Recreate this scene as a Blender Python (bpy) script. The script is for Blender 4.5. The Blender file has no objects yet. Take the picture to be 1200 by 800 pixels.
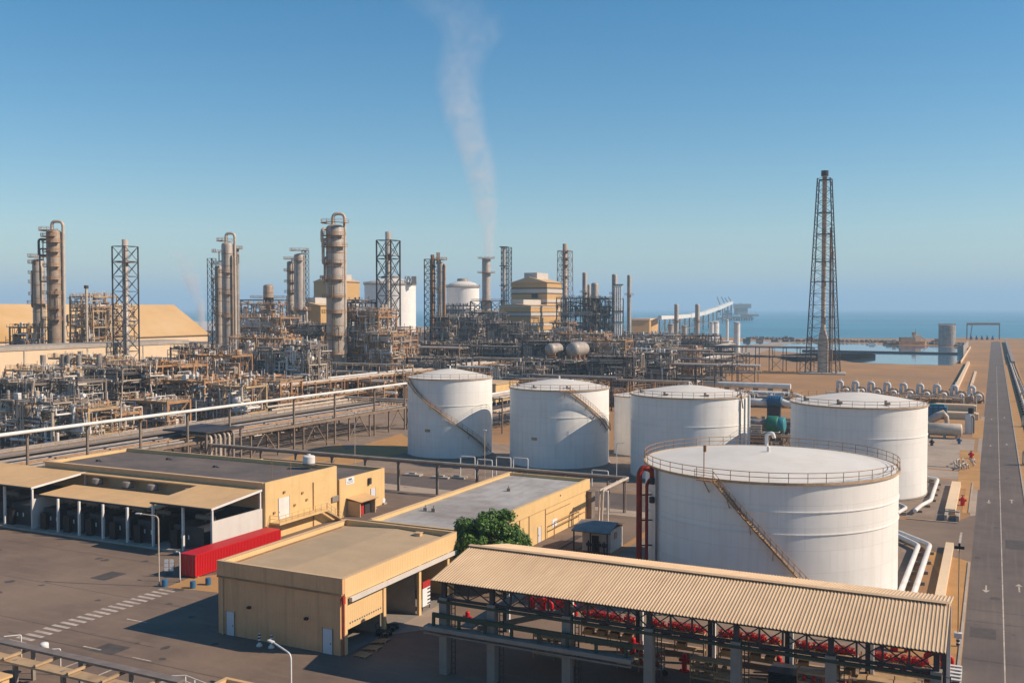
import bpy, math, random
from mathutils import Vector, Matrix
S = bpy.context.scene
C = S.collection
PI = math.pi

# ---------------------------------------------------------------- camera model (used to lay the site out in metres)
FOC, HC = 1150.0, 33.0
PITCH = math.atan(39.0 / FOC)
YAW = math.atan(566.0 / (FOC / math.cos(PITCH)))
FH = Vector((-math.sin(YAW), math.cos(YAW), 0)); RT = Vector((math.cos(YAW), math.sin(YAW), 0))
FW = FH * math.cos(PITCH) + Vector((0, 0, -math.sin(PITCH))); UP = RT.cross(FW)
CAM = Vector((0, 0, HC))
def ray(u, v): return FW + RT * ((u - 600) / FOC) - UP * ((v - 400) / FOC)
def at(u, v, z=0.0):
    d = ray(u, v); return CAM + d * ((z - HC) / d.z)
def aty(u, v, Y):
    d = ray(u, v); return CAM + d * (Y / d.y)
def px(p):
    q = Vector(p) - CAM; z = q.dot(FW); return (600 + FOC * q.dot(RT) / z, 400 - FOC * q.dot(UP) / z)
def uz(u, Z):                      # ground point at bearing u and depth Z
    p = FH * Z + RT * ((u - 600) / FOC * Z * 1.0006); return (p.x, p.y)
def hz(v, Z): return HC + (361 - v) * Z / FOC      # height seen at row v at depth Z

# ---------------------------------------------------------------- materials
M = {}
def mat(name, col, rough=.7, metal=0., var=.12, scale=.6, streak=0., bump=0., spec=.3, wave=None, dirt=None, dirtamt=.3, fine=0., sdir=(1.1, 1.1, .05), slo=.5, plates=0.):
    m = bpy.data.materials.new(name); m.use_nodes = True; col = tuple(c*.9 for c in col)
    nt = m.node_tree; N = nt.nodes; L = nt.links
    b = N['Principled BSDF']
    b.inputs['Roughness'].default_value = rough; b.inputs['Metallic'].default_value = metal
    b.inputs['Specular IOR Level'].default_value = spec
    tc = N.new('ShaderNodeTexCoord')
    n = N.new('ShaderNodeTexNoise'); n.inputs['Scale'].default_value = scale; n.inputs['Detail'].default_value = 6; n.inputs['Roughness'].default_value = .62
    L.new(tc.outputs['Object'], n.inputs['Vector'])
    mr = N.new('ShaderNodeMapRange'); mr.inputs[1].default_value = .3; mr.inputs[2].default_value = .7
    mr.inputs[3].default_value = 1 - var; mr.inputs[4].default_value = 1 + var
    L.new(n.outputs['Fac'], mr.inputs[0])
    mul = N.new('ShaderNodeMix'); mul.data_type = 'RGBA'; mul.blend_type = 'MULTIPLY'; mul.inputs['Factor'].default_value = 1
    mul.inputs[6].default_value = (*col, 1); L.new(mr.outputs[0], mul.inputs[7])
    out = mul.outputs[2]
    if streak:
        mp = N.new('ShaderNodeMapping'); mp.inputs['Scale'].default_value = sdir; L.new(tc.outputs['Object'], mp.inputs[0])
        n2 = N.new('ShaderNodeTexNoise'); n2.inputs['Scale'].default_value = 1.6; n2.inputs['Detail'].default_value = 5; L.new(mp.outputs[0], n2.inputs['Vector'])
        r2 = N.new('ShaderNodeMapRange'); r2.inputs[1].default_value = slo; r2.inputs[2].default_value = .78; r2.inputs[3].default_value = 0; r2.inputs[4].default_value = streak
        L.new(n2.outputs['Fac'], r2.inputs[0])
        m2 = N.new('ShaderNodeMix'); m2.data_type = 'RGBA'; m2.inputs[7].default_value = (*(dirt or (.25, .16, .09)), 1)
        L.new(r2.outputs[0], m2.inputs['Factor']); L.new(out, m2.inputs[6]); out = m2.outputs[2]
    if dirt and not (streak and dirtamt == .3):
        n2 = N.new('ShaderNodeTexNoise'); n2.inputs['Scale'].default_value = scale * .27; n2.inputs['Detail'].default_value = 8; n2.inputs['Roughness'].default_value = .66
        L.new(tc.outputs['Object'], n2.inputs['Vector'])
        r2 = N.new('ShaderNodeMapRange'); r2.inputs[1].default_value = .42; r2.inputs[2].default_value = .66; r2.inputs[3].default_value = 0; r2.inputs[4].default_value = dirtamt
        L.new(n2.outputs['Fac'], r2.inputs[0])
        m2 = N.new('ShaderNodeMix'); m2.data_type = 'RGBA'; m2.inputs[7].default_value = (*dirt, 1)
        L.new(r2.outputs[0], m2.inputs['Factor']); L.new(out, m2.inputs[6]); out = m2.outputs[2]
    if fine:
        n3 = N.new('ShaderNodeTexNoise'); n3.inputs['Scale'].default_value = 9; n3.inputs['Detail'].default_value = 4
        L.new(tc.outputs['Object'], n3.inputs['Vector'])
        r3 = N.new('ShaderNodeMapRange'); r3.inputs[1].default_value = .3; r3.inputs[2].default_value = .7; r3.inputs[3].default_value = 1 - fine; r3.inputs[4].default_value = 1 + fine
        L.new(n3.outputs['Fac'], r3.inputs[0])
        m3 = N.new('ShaderNodeMix'); m3.data_type = 'RGBA'; m3.blend_type = 'MULTIPLY'; m3.inputs['Factor'].default_value = 1
        L.new(out, m3.inputs[6]); L.new(r3.outputs[0], m3.inputs[7]); out = m3.outputs[2]
    if plates:                     # welded shell plates: thin horizontal and staggered vertical seams, each plate a touch different
        def mt(op, a, b2=None, c2=None):
            q = N.new('ShaderNodeMath'); q.operation = op
            for i, s_ in enumerate((a, b2, c2)):
                if s_ is None: continue
                if isinstance(s_, (int, float)): q.inputs[i].default_value = s_
                else: L.new(s_, q.inputs[i])
            return q.outputs[0]
        sp = N.new('ShaderNodeSeparateXYZ'); L.new(tc.outputs['Object'], sp.inputs[0])
        zr = mt('DIVIDE', sp.outputs['Z'], plates); zf = mt('FLOOR', zr); zz = mt('FRACT', zr)
        an = mt('ADD', mt('MULTIPLY', mt('ARCTAN2', sp.outputs['Y'], sp.outputs['X']), 1.9), mt('MULTIPLY', zf, .37)); af = mt('FLOOR', an); aa = mt('FRACT', an)
        seam = mt('MAXIMUM', mt('LESS_THAN', zz, .035), mt('LESS_THAN', aa, .010))
        wn = N.new('ShaderNodeTexWhiteNoise'); wn.noise_dimensions = '2D'; cx = N.new('ShaderNodeCombineXYZ'); L.new(zf, cx.inputs[0]); L.new(af, cx.inputs[1]); L.new(cx.outputs[0], wn.inputs['Vector'])
        fac = mt('SUBTRACT', mt('ADD', mt('MULTIPLY', wn.outputs['Value'], .045), .965), mt('MULTIPLY', seam, .09))
        m5 = N.new('ShaderNodeMix'); m5.data_type = 'RGBA'; m5.blend_type = 'MULTIPLY'; m5.inputs['Factor'].default_value = 1
        L.new(out, m5.inputs[6]); L.new(fac, m5.inputs[7]); out = m5.outputs[2]
    L.new(out, b.inputs['Base Color'])
    hsrc = None
    if wave:                       # (axis, period m): ribbed sheet metal
        w = N.new('ShaderNodeTexWave'); w.bands_direction = wave[0]; w.inputs['Scale'].default_value = .314 / wave[1]
        L.new(tc.outputs['Object'], w.inputs['Vector']); hsrc = w.outputs['Fac']; bd = wave[2]
    elif bump:
        n4 = N.new('ShaderNodeTexNoise'); n4.inputs['Scale'].default_value = scale * 3; n4.inputs['Detail'].default_value = 6
        L.new(tc.outputs['Object'], n4.inputs['Vector']); hsrc = n4.outputs['Fac']; bd = bump
    if hsrc:
        bp = N.new('ShaderNodeBump'); bp.inputs['Strength'].default_value = .8; bp.inputs['Distance'].default_value = bd
        L.new(hsrc, bp.inputs['Height']); L.new(bp.outputs[0], b.inputs['Normal'])
    M[name] = m; return m
mat('tank_white', (.84, .815, .775), .5, var=.04, scale=.35, streak=.22, dirt=(.46, .34, .23), slo=.48, plates=2.4)
mat('roof_white', (.72, .68, .62), .6, var=.06, scale=.4, dirt=(.5, .42, .33), dirtamt=.35)
mat('white_paint', (.74, .72, .69), .5, var=.07, scale=1.2, dirt=(.42, .34, .26), dirtamt=.35)
mat('tan_rim', (.50, .36, .23), .7, var=.18, scale=2, dirt=(.25, .14, .08), dirtamt=.5)
mat('pipe_pale', (.57, .48, .39), .5, .1, var=.15, scale=1.5, dirt=(.30, .20, .12), dirtamt=.5)
mat('pipe_grey', (.31, .27, .24), .55, .1, var=.2, scale=1.2, dirt=(.16, .12, .10), dirtamt=.5)
mat('pipe_rust', (.44, .24, .12), .75, var=.25, scale=1.2, dirt=(.14, .07, .045), dirtamt=.6)
mat('pipe_dark', (.10, .09, .095), .6, var=.2)
mat('shell_silver', (.42, .37, .325), .5, .1, var=.22, scale=.35, streak=.75, dirt=(.17, .10, .065))
mat('shell_brown', (.36, .27, .20), .55, .1, var=.25, scale=.35, streak=.85, dirt=(.15, .085, .05))
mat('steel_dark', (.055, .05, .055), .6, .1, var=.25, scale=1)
mat('steel_grey', (.21, .17, .145), .6, .1, var=.2, scale=1)
mat('steel_brown', (.24, .18, .135), .7, var=.25, scale=.8, dirt=(.13, .08, .05), dirtamt=.5)
mat('tar', (.012, .012, .013), 1., spec=0., var=.2)
mat('steel_rust', (.42, .225, .105), .75, var=.25, scale=.8, dirt=(.12, .07, .05), dirtamt=.6)
mat('steel_tan', (.50, .34, .19), .75, var=.2, scale=.8, dirt=(.15, .10, .07), dirtamt=.5)
mat('steel_green', (.035, .055, .04), .5, var=.2, scale=1)
mat('concrete', (.40, .35, .30), .85, var=.12, scale=.8, dirt=(.24, .19, .15), dirtamt=.5, fine=.06)
mat('concrete_grey', (.27, .235, .205), .8, var=.12, scale=.8, streak=.3, dirt=(.16, .14, .13))
mat('yellow_wall', (.70, .475, .22), .8, var=.07, scale=.4, streak=.32, dirt=(.42, .28, .15))
mat('yellow_clad', (.56, .34, .135), .6, var=.05, scale=.3, streak=.10, dirt=(.42, .25, .12), wave=('X', .35, .05))
mat('shop_clad', (.70, .39, .205), .6, var=.08, scale=.5, streak=.45, dirt=(.32, .19, .10), wave=('X', .32, .04))
mat('shop_wall', (.74, .50, .25), .7, var=.04, scale=.5, streak=.1, dirt=(.4, .26, .14), wave=('Y', .32, .03))
mat('parapet', (.60, .41, .24), .7, var=.07, scale=1)
mat('canopy', (.68, .43, .205), .7, var=.06, scale=.6, streak=.35, sdir=(1.4, .12, .3), dirt=(.42, .27, .15), dirtamt=.4)
mat('shed_roof', (.64, .46, .285), .6, var=.06, scale=.5, streak=.4, sdir=(1.6, .08, .3), dirt=(.38, .23, .13), dirtamt=.28)
mat('beige_wall', (.72, .54, .36), .8, var=.05, scale=.2, streak=.2, dirt=(.5, .33, .2))
mat('store_roof', (.54, .315, .11), .7, var=.08, scale=.04, dirt=(.66, .50, .32), dirtamt=.5)
mat('roof_dark', (.115, .095, .088), .9, var=.14, scale=.5, dirt=(.20, .155, .13), dirtamt=.5, fine=.12)
mat('roof_tan', (.47, .34, .21), .85, var=.07, scale=.5, dirt=(.30, .22, .14), dirtamt=.35, fine=.04)
mat('roof_grey', (.42, .40, .385), .85, var=.14, scale=.35, streak=.5, sdir=(.9, .12, .5), dirt=(.20, .175, .155), dirtamt=.8, fine=.08)
mat('white_wall', (.62, .58, .54), .8, var=.06, scale=.5, streak=.2, dirt=(.4, .33, .26))
mat('cladding_brown', (.16, .115, .08), .6, var=.1, scale=.3)
mat('cladding_pale', (.55, .50, .45), .6, var=.06, scale=.3)
mat('grating', (.22, .17, .13), .8, var=.2, scale=.8)
mat('red_paint', (.55, .008, .012), .45, var=.05, scale=.8, spec=.4)
mat('red_dull', (.42, .035, .03), .55, var=.2, scale=3)
mat('red_pipe', (.36, .03, .012), .6, var=.25, scale=1.5, dirt=(.12, .03, .02), dirtamt=.5)
mat('blue_paint', (.035, .14, .26), .5, var=.1, scale=1)
mat('green_paint', (.02, .16, .10), .5, var=.1, scale=1)
mat('teal_paint', (.03, .22, .26), .5, var=.1, scale=1)
mat('black', (.018, .018, .02), .5, var=.2)
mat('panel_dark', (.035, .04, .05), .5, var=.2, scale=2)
mat('door_white', (.62, .62, .66), .6, var=.04)
mat('road_paint', (.50, .43, .37), .8, var=.3, scale=2, dirt=(.26, .19, .15), dirtamt=.7)
mat('sign_white', (.75, .76, .78), .5, var=.03)
mat('sign_ink', (.08, .10, .16), .6, var=.02)
mat('glass_dark', (.02, .022, .026), .1, spec=.6, var=.05)
mat('asphalt', (.155, .110, .085), .9, var=.16, scale=.16, streak=.55, sdir=(.12, .7, .5), slo=.52, dirt=(.235, .165, .118), dirtamt=.8, fine=.14)
mat('road', (.115, .092, .083), .9, var=.14, streak=.5, sdir=(1.2, .03, .5), scale=.3, dirt=(.17, .135, .115), dirtamt=.45, fine=.08)
mat('pavement', (.40, .31, .24), .9, var=.12, scale=.4, dirt=(.22, .17, .13), dirtamt=.5, fine=.08)
mat('sand', (.38, .20, .08), .95, var=.16, scale=.05, dirt=(.23, .145, .085), dirtamt=.75, fine=.10, bump=.2)
mat('ochre_soil', (.44, .235, .085), .95, var=.16, scale=.3, dirt=(.36, .21, .10), dirtamt=.5, fine=.10)
mat('gravel', (.27, .20, .15), .95, var=.20, scale=.5, dirt=(.17, .12, .09), dirtamt=.7, fine=.20)
mat('oil', (.085, .07, .062), .75, var=.2, scale=1)
mat('timber', (.38, .25, .13), .8, var=.2, scale=2)
mat('bark', (.10, .07, .05), .9, var=.2, scale=3)
mat('rock', (.16, .13, .11), .9, var=.35, scale=.3)

def leafmat():
    m = bpy.data.materials.new('leaf'); m.use_nodes = True; nt = m.node_tree; N = nt.nodes; L = nt.links
    b = N['Principled BSDF']; b.inputs['Roughness'].default_value = .55
    n = N.new('ShaderNodeTexNoise'); n.inputs['Scale'].default_value = 2.2; n.inputs['Detail'].default_value = 5
    tc = N.new('ShaderNodeTexCoord'); L.new(tc.outputs['Object'], n.inputs['Vector'])
    r = N.new('ShaderNodeValToRGB'); r.color_ramp.elements[0].position = .35; r.color_ramp.elements[1].position = .68
    r.color_ramp.elements[0].color = (.020, .068, .004, 1); r.color_ramp.elements[1].color = (.105, .20, .012, 1)
    L.new(n.outputs['Fac'], r.inputs[0]); L.new(r.outputs[0], b.inputs['Base Color'])
    M['leaf'] = m
leafmat()

def watermat(name, col, rough, bs, bd):
    m = bpy.data.materials.new(name); m.use_nodes = True; nt = m.node_tree; N = nt.nodes; L = nt.links
    b = N['Principled BSDF']; b.inputs['Base Color'].default_value = (*col, 1); b.inputs['Roughness'].default_value = rough
    b.inputs['IOR'].default_value = 1.33
    tc = N.new('ShaderNodeTexCoord'); mp = N.new('ShaderNodeMapping'); mp.inputs['Scale'].default_value = (.5, 1, 1)
    n = N.new('ShaderNodeTexNoise'); n.inputs['Scale'].default_value = bs; n.inputs['Detail'].default_value = 8
    L.new(tc.outputs['Object'], mp.inputs[0]); L.new(mp.outputs[0], n.inputs['Vector'])
    bp = N.new('ShaderNodeBump'); bp.inputs['Distance'].default_value = bd; bp.inputs['Strength'].default_value = .6
    L.new(n.outputs['Fac'], bp.inputs['Height']); L.new(bp.outputs[0], b.inputs['Normal'])
    # broad wind lanes
    n2 = N.new('ShaderNodeTexNoise'); n2.inputs['Scale'].default_value = .002; n2.inputs['Detail'].default_value = 4
    L.new(mp.outputs[0], n2.inputs['Vector'])
    mr = N.new('ShaderNodeMapRange'); mr.inputs[1].default_value = .35; mr.inputs[2].default_value = .65; mr.inputs[3].default_value = .75; mr.inputs[4].default_value = 1.3
    L.new(n2.outputs['Fac'], mr.inputs[0])
    mx = N.new('ShaderNodeMix'); mx.data_type = 'RGBA'; mx.blend_type = 'MULTIPLY'; mx.inputs['Factor'].default_value = 1
    mx.inputs[6].default_value = (*col, 1); L.new(mr.outputs[0], mx.inputs[7]); L.new(mx.outputs[2], b.inputs['Base Color'])
    M[name] = m
watermat('sea_water', (.03, .17, .25), .3, .05, .6)
watermat('lagoon_water', (.03, .10, .17), .06, .3, .012)

# ---------------------------------------------------------------- mesh builder
SPLIT = {'post', 'upright', 'downpipe', 'leg', 'wall', 'bearer', 'window', 'wall_lamp', 'wall_fitting', 'inner_wall', 'pipe_support', 'saddle', 'boom', 'cross_beam', 'piles', 'louvre', 'gauge_panel'}
class B:
    def __init__(s): s.v = []; s.f = []; s.m = []; s.s = []; s.mi = 0
    def add(s, vs, fs, smooth=False):
        o = len(s.v); s.v.extend(vs)
        for f in fs: s.f.append([o + i for i in f]); s.m.append(s.mi); s.s.append(smooth)
    def box(s, x0, x1, y0, y1, z0, z1):
        s.add([(x0,y0,z0),(x1,y0,z0),(x1,y1,z0),(x0,y1,z0),(x0,y0,z1),(x1,y0,z1),(x1,y1,z1),(x0,y1,z1)],
              [(3,2,1,0),(4,5,6,7),(0,1,5,4),(1,2,6,5),(2,3,7,6),(3,0,4,7)]); return s
    def cb(s, x, y, z, sx, sy, sz, r=0):
        c, n = math.cos(r), math.sin(r); vs = []
        for k in (0, sz):
            for a, b in ((-1,-1),(1,-1),(1,1),(-1,1)):
                vs.append((x + a*sx/2*c - b*sy/2*n, y + a*sx/2*n + b*sy/2*c, z + k))
        s.add(vs, [(3,2,1,0),(4,5,6,7),(0,1,5,4),(1,2,6,5),(2,3,7,6),(3,0,4,7)]); return s
    def prism(s, pts, z0, z1):
        n = len(pts); s.add([(p[0],p[1],z0) for p in pts] + [(p[0],p[1],z1) for p in pts],
            [tuple(range(n-1,-1,-1)), tuple(range(n,2*n))] + [(i,(i+1)%n,n+(i+1)%n,n+i) for i in range(n)]); return s
    def tube(s, p0, p1, r, n=6, r1=None, cap=True, smooth=None):
        p0 = Vector(p0); p1 = Vector(p1); d = p1 - p0
        if d.length < 1e-6: return s
        d.normalize(); a = Vector((0,0,1)) if abs(d.z) < .9 else Vector((1,0,0))
        x = d.cross(a).normalized(); y = d.cross(x); r1 = r if r1 is None else r1
        off = PI/4 if n == 4 else 0
        vs = []
        for p, q in ((p0, r), (p1, r1)):
            for i in range(n):
                t = 2*PI*i/n + off; vs.append(tuple(p + x*(q*math.cos(t)) + y*(q*math.sin(t))))
        s.add(vs, [(i, (i+1)%n, n+(i+1)%n, n+i) for i in range(n)], (n > 5) if smooth is None else smooth)
        if cap: s.add([vs[i] for i in range(n)], [tuple(range(n-1,-1,-1))]); s.add([vs[n+i] for i in range(n)], [tuple(range(n))])
        return s
    def beam(s, p0, p1, w): return s.tube(p0, p1, w*.7071, 4)
    def sweep(s, pts, r, n=8, cap=True):
        P = [Vector(p) for p in pts]; k = len(P); T = []
        for i in range(k):
            t = (P[min(i+1,k-1)] - P[max(i-1,0)]).normalized(); T.append(t)
        a = Vector((0,0,1)) if abs(T[0].z) < .9 else Vector((1,0,0))
        x = T[0].cross(a).normalized(); vs = []
        for i in range(k):
            x = (x - T[i]*x.dot(T[i])).normalized(); y = T[i].cross(x)
            q = r[i] if isinstance(r, (list, tuple)) else r
            for j in range(n):
                t = 2*PI*j/n; vs.append(tuple(P[i] + x*(q*math.cos(t)) + y*(q*math.sin(t))))
        fs = [(i*n+j, i*n+(j+1)%n, (i+1)*n+(j+1)%n, (i+1)*n+j) for i in range(k-1) for j in range(n)]
        s.add(vs, fs, True)
        if cap: s.add(vs[:n], [tuple(range(n-1,-1,-1))]); s.add(vs[-n:], [tuple(range(n))])
        return s
    def pipe(s, pts, r, n=8, bend=None, k=4):
        P = [Vector(p) for p in pts]; bend = bend or r*2.2; out = [P[0]]
        for i in range(1, len(P)-1):
            a, b, c = P[i-1], P[i], P[i+1]; d0 = (a-b); d1 = (c-b)
            q = min(bend, d0.length*.45, d1.length*.45); d0.normalize(); d1.normalize()
            s0 = b + d0*q; s1 = b + d1*q
            for j in range(k+1):
                t = j/k; out.append(s0*(1-t)**2 + b*(2*t*(1-t)) + s1*t*t)
        out.append(P[-1]); return s.sweep(out, r, n)
    def lathe(s, prof, cx, cy, n=32, smooth=True, a0=0, a1=2*PI):
        full = abs(a1-a0-2*PI) < 1e-6; m = n if full else n+1; vs = []
        for r, z in prof:
            for i in range(m):
                t = a0 + (a1-a0)*i/n; vs.append((cx + r*math.cos(t), cy + r*math.sin(t), z))
        fs = []
        for k in range(len(prof)-1):
            for i in range(n):
                j = (i+1) % m if full else i+1; fs.append((k*m+i, k*m+j, (k+1)*m+j, (k+1)*m+i))
        s.add(vs, fs, smooth); return s
    def ring(s, cx, cy, z0, z1, r0, r1, n=24, a0=0, a1=2*PI):
        s.lathe([(r0,z0),(r1,z0),(r1,z1),(r0,z1),(r0,z0)], cx, cy, n, False, a0, a1)
        if abs(a1-a0-2*PI) > 1e-6:
            for t in (a0, a1):
                c, q = math.cos(t), math.sin(t)
                s.add([(cx+r0*c,cy+r0*q,z0),(cx+r1*c,cy+r1*q,z0),(cx+r1*c,cy+r1*q,z1),(cx+r0*c,cy+r0*q,z1)], [(0,1,2,3)])
        return s
    def vcyl(s, cx, cy, z0, z1, r, n=16, dome=0.):
        pr = [(0,z0),(r,z0),(r,z1)]
        s.lathe([(r,z0),(r,z1)], cx, cy, n)
        if dome:
            s.lathe([(r*math.cos(t), z1+dome*math.sin(t)) for t in [PI/2*i/5 for i in range(6)]], cx, cy, n)
        else: s.lathe([(r,z1),(0,z1)], cx, cy, n, False)
        return s
    def drum(s, p0, p1, r, n=16, dome=.35):       # horizontal drum with dished ends
        P0 = Vector(p0); P1 = Vector(p1); d = (P1-P0).normalized(); pts = []; rr = []
        for i in range(5): t = PI/2*(1-i/4); pts.append(P0 - d*(r*dome*math.sin(t)*2)); rr.append(max(.02, r*math.cos(t)))
        for i in range(5): t = PI/2*(i/4); pts.append(P1 + d*(r*dome*math.sin(t)*2)); rr.append(max(.02, r*math.cos(t)))
        return s.sweep(pts, rr, n)
    def quad(s, a, b, c, d): s.add([tuple(a),tuple(b),tuple(c),tuple(d)], [(0,1,2,3)]); return s
    def rail(s, pts, h=1.1, step=2., r=.03, closed=False, n=4, mid=True):
        P = [Vector(p) for p in pts]
        if closed: P = P + [P[0]]
        for i in range(len(P)-1):
            a, b = P[i], P[i+1]; k = max(1, int(round((b-a).length/step)))
            for zz in ((h, h*.5) if mid else (h,)): s.tube(a+Vector((0,0,zz)), b+Vector((0,0,zz)), r, n)
            for j in range(k + (1 if i == len(P)-2 and not closed else 0)):
                q = a.lerp(b, j/k); s.tube(q, q+Vector((0,0,h)), r*1.2, n)
        return s
    def arcrail(s, cx, cy, z, r, a0, a1, h=1.1, k=40, w=.035, post=1, mid=True):
        P = [Vector((cx+r*math.cos(a0+(a1-a0)*i/k), cy+r*math.sin(a0+(a1-a0)*i/k), z)) for i in range(k+1)]
        for zz in ((h, h*.5) if mid else (h,)): s.sweep([p+Vector((0,0,zz)) for p in P], w, 5, False)
        for i in range(0, k+1, post): s.tube(P[i], P[i]+Vector((0,0,h)), w*1.1, 4)
        return s
    def build(s, name, mats, parent=None, org=None):
        if parent is not None and name in SPLIT:
            par = {}
            def fd(a):
                while par.setdefault(a, a) != a: a = par[a]
                return a
            ky = [tuple(round(c, 3) for c in v) for v in s.v]
            for f in s.f:
                r0 = fd(ky[f[0]])
                for i in f[1:]:
                    r1 = fd(ky[i])
                    if r1 != r0: par[r1] = r0
            gr = {}
            for k, f in enumerate(s.f): gr.setdefault(fd(ky[f[0]]), []).append(k)
            if 1 < len(gr) <= 100:
                last = None
                for g in gr.values():
                    q = B(); mp = {}
                    for k in g:
                        nf = []
                        for i in s.f[k]:
                            if i not in mp: mp[i] = len(q.v); q.v.append(s.v[i])
                            nf.append(mp[i])
                        q.f.append(nf); q.m.append(s.m[k]); q.s.append(s.s[k])
                    last = q._build(name, mats, parent, org)
                return last
        return s._build(name, mats, parent, org)
    def _build(s, name, mats, parent=None, org=None):
        me = bpy.data.meshes.new(name)
        o = Vector(org) if org is not None else (Vector(parent['_w']) if parent is not None else Vector((0,0,0)))
        me.from_pydata([(v[0]-o.x, v[1]-o.y, v[2]-o.z) for v in s.v], [], s.f)
        for m in (mats if isinstance(mats, (list, tuple)) else [mats]): me.materials.append(M[m])
        me.polygons.foreach_set('material_index', s.m); me.polygons.foreach_set('use_smooth', s.s); me.update()
        ob = bpy.data.objects.new(name, me); C.objects.link(ob)
        if parent is not None: ob.parent = parent
        else: ob.location = o
        ob['_w'] = tuple(o)
        return ob
def thing(name, label, cat, loc, group=None):
    o = bpy.data.objects.new(name, None); C.objects.link(o); o.location = loc; o['_w'] = tuple(loc)
    o.empty_display_size = .5
    o['label'] = label; o['category'] = cat
    if group: o['group'] = group
    return o
def solo(name, b, mats, label, cat, org, group=None):
    o = b.build(name, mats, None, org); o['label'] = label; o['category'] = cat
    if group: o['group'] = group
    return o
def struct(name, b, mats, org=(0,0,0), kind='structure'):
    o = b.build(name, mats, None, org); o['kind'] = kind; return o
def dup(root, dx=0, dy=0, dz=0, label=None, group=None):
    def cp(o, par):
        c = o.copy(); C.objects.link(c); c.parent = par
        for ch in list(o.children): cp(ch, c)
        return c
    kids = list(root.children); c = root.copy(); C.objects.link(c)
    c.location = (root.location.x+dx, root.location.y+dy, root.location.z+dz)
    for ch in kids: cp(ch, c)
    if label: c['label'] = label
    if group: c['group'] = group
    return c
# ---------------------------------------------------------------- camera, sun, sky, haze
cd = bpy.data.cameras.new('camera'); cam = bpy.data.objects.new('camera', cd); C.objects.link(cam)
cd.sensor_width = 36; cd.lens = 36 * FOC / 1200; cd.clip_start = .5; cd.clip_end = 120000
cam.matrix_world = Matrix(((RT.x, UP.x, -FW.x, CAM.x), (RT.y, UP.y, -FW.y, CAM.y), (RT.z, UP.z, -FW.z, CAM.z), (0, 0, 0, 1)))
S.camera = cam
SH = Vector((-9.25, -3.05, 0)); EL = math.radians(36)
az = SH.normalized(); sdir = Vector((az.x*math.cos(EL), az.y*math.cos(EL), -math.sin(EL)))     # light travels this way
sl = bpy.data.lights.new('sun', 'SUN'); sl.energy = 5.0; sl.angle = math.radians(.5); sl.color = (1.0, .83, .64)
so = bpy.data.objects.new('sun', sl); C.objects.link(so); so.rotation_euler = sdir.to_track_quat('-Z', 'Y').to_euler()
w = bpy.data.worlds.new('World'); S.world = w; w.use_nodes = True
nt = w.node_tree; bg = nt.nodes['Background']; sk = nt.nodes.new('ShaderNodeTexSky'); sk.sky_type = 'NISHITA'; sk.sun_disc = False
sk.sun_elevation = EL; sk.sun_rotation = math.atan2(-az.x, -az.y); sk.altitude = 0
sk.air_density = 1.0; sk.dust_density = .25; sk.ozone_density = 1.6
hs = nt.nodes.new('ShaderNodeHueSaturation'); hs.inputs['Saturation'].default_value = 1.5; hs.inputs['Value'].default_value = 1.1; hs.inputs['Hue'].default_value = .494
nt.links.new(sk.outputs[0], hs.inputs['Color']); nt.links.new(hs.outputs[0], bg.inputs[0]); bg.inputs[1].default_value = .083
S.view_settings.view_transform = 'Standard'; S.view_settings.look = 'None'; S.view_settings.exposure = .36; S.view_settings.gamma = 1
S.render.engine = 'CYCLES'
S.render.resolution_x = 1024; S.render.resolution_y = 682
S.cycles.volume_bounces = 1; S.cycles.volume_step_rate = 1.0; S.cycles.max_bounces = 6

def volbox(name, x0, x1, y0, y1, z0, z1, dens, col, aniso=.3):
    b = B().box(x0, x1, y0, y1, z0, z1); m = bpy.data.materials.new(name); m.use_nodes = True; N = m.node_tree.nodes
    N.remove(N['Principled BSDF']); v = N.new('ShaderNodeVolumePrincipled'); v.inputs['Density'].default_value = dens
    v.inputs['Color'].default_value = (*col, 1); v.inputs['Anisotropy'].default_value = aniso
    m.node_tree.links.new(v.outputs[0], N['Material Output'].inputs['Volume']); M[name] = m
    o = b.build(name, name); o['kind'] = 'stuff'; return o
volbox('haze', -30000, 30000, -3000, 30000, -3, 345, .00018, (.52, .74, .93), 0.0)

# ---------------------------------------------------------------- ground, sea, roads
b = B().quad((-29500,-2900,-.6),(29500,-2900,-.6),(29500,29500,-.6),(-29500,29500,-.6)); struct('sea', b, 'sea_water')
coast = [at(1300,398), at(1200,396.5), at(1150,395.5), at(1080,396.5), at(1000,396.5), at(900,396.5), at(830,395), at(740,390), at(600,386), at(487,383.5), at(380,381), at(250,378.5), at(120,377), at(-400,377)]
pts = [(3000,-2500)] + [(3000, 900)] + [(p.x + (14*math.sin(i*2.3)), p.y + 9*math.cos(i*3.1)) for i, p in enumerate(coast)] + [(-9000, 3000), (-9000,-2500)]
b = B(); b.add([(x, y, 0) for x, y in pts] + [(x, y, -1.2) for x, y in pts], [tuple(range(len(pts)))] + [(i, (i+1) % len(pts), len(pts)+(i+1) % len(pts), len(pts)+i) for i in range(len(pts))])
struct('ground', b, 'sand')
def sheet(name, pts, m, z, org=None):
    b = B(); b.add([(p[0], p[1], z) for p in pts], [tuple(range(len(pts)))]); return struct(name, b, m, (0,0,0))
lag = [at(u, v) for u, v in ((905,411),(950,414.5),(975,420.5),(1000,424.5),(1060,427),(1116,428),(1126,420),(1136,411),(1122,407),(1085,405.5),(1030,404),(1000,402.2),(960,401.3),(930,402),(900,405))]
sheet('lagoon', lag, 'lagoon_water', .06)
lag2 = [at(u, v) for u, v in ((868,400),(925,399.6),(935,401),(880,404),(850,406))]
sheet('tidal_pool', lag2, 'lagoon_water', .05)
RX0, RX1, RC = -2.3, 4.9, 1.3
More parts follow.
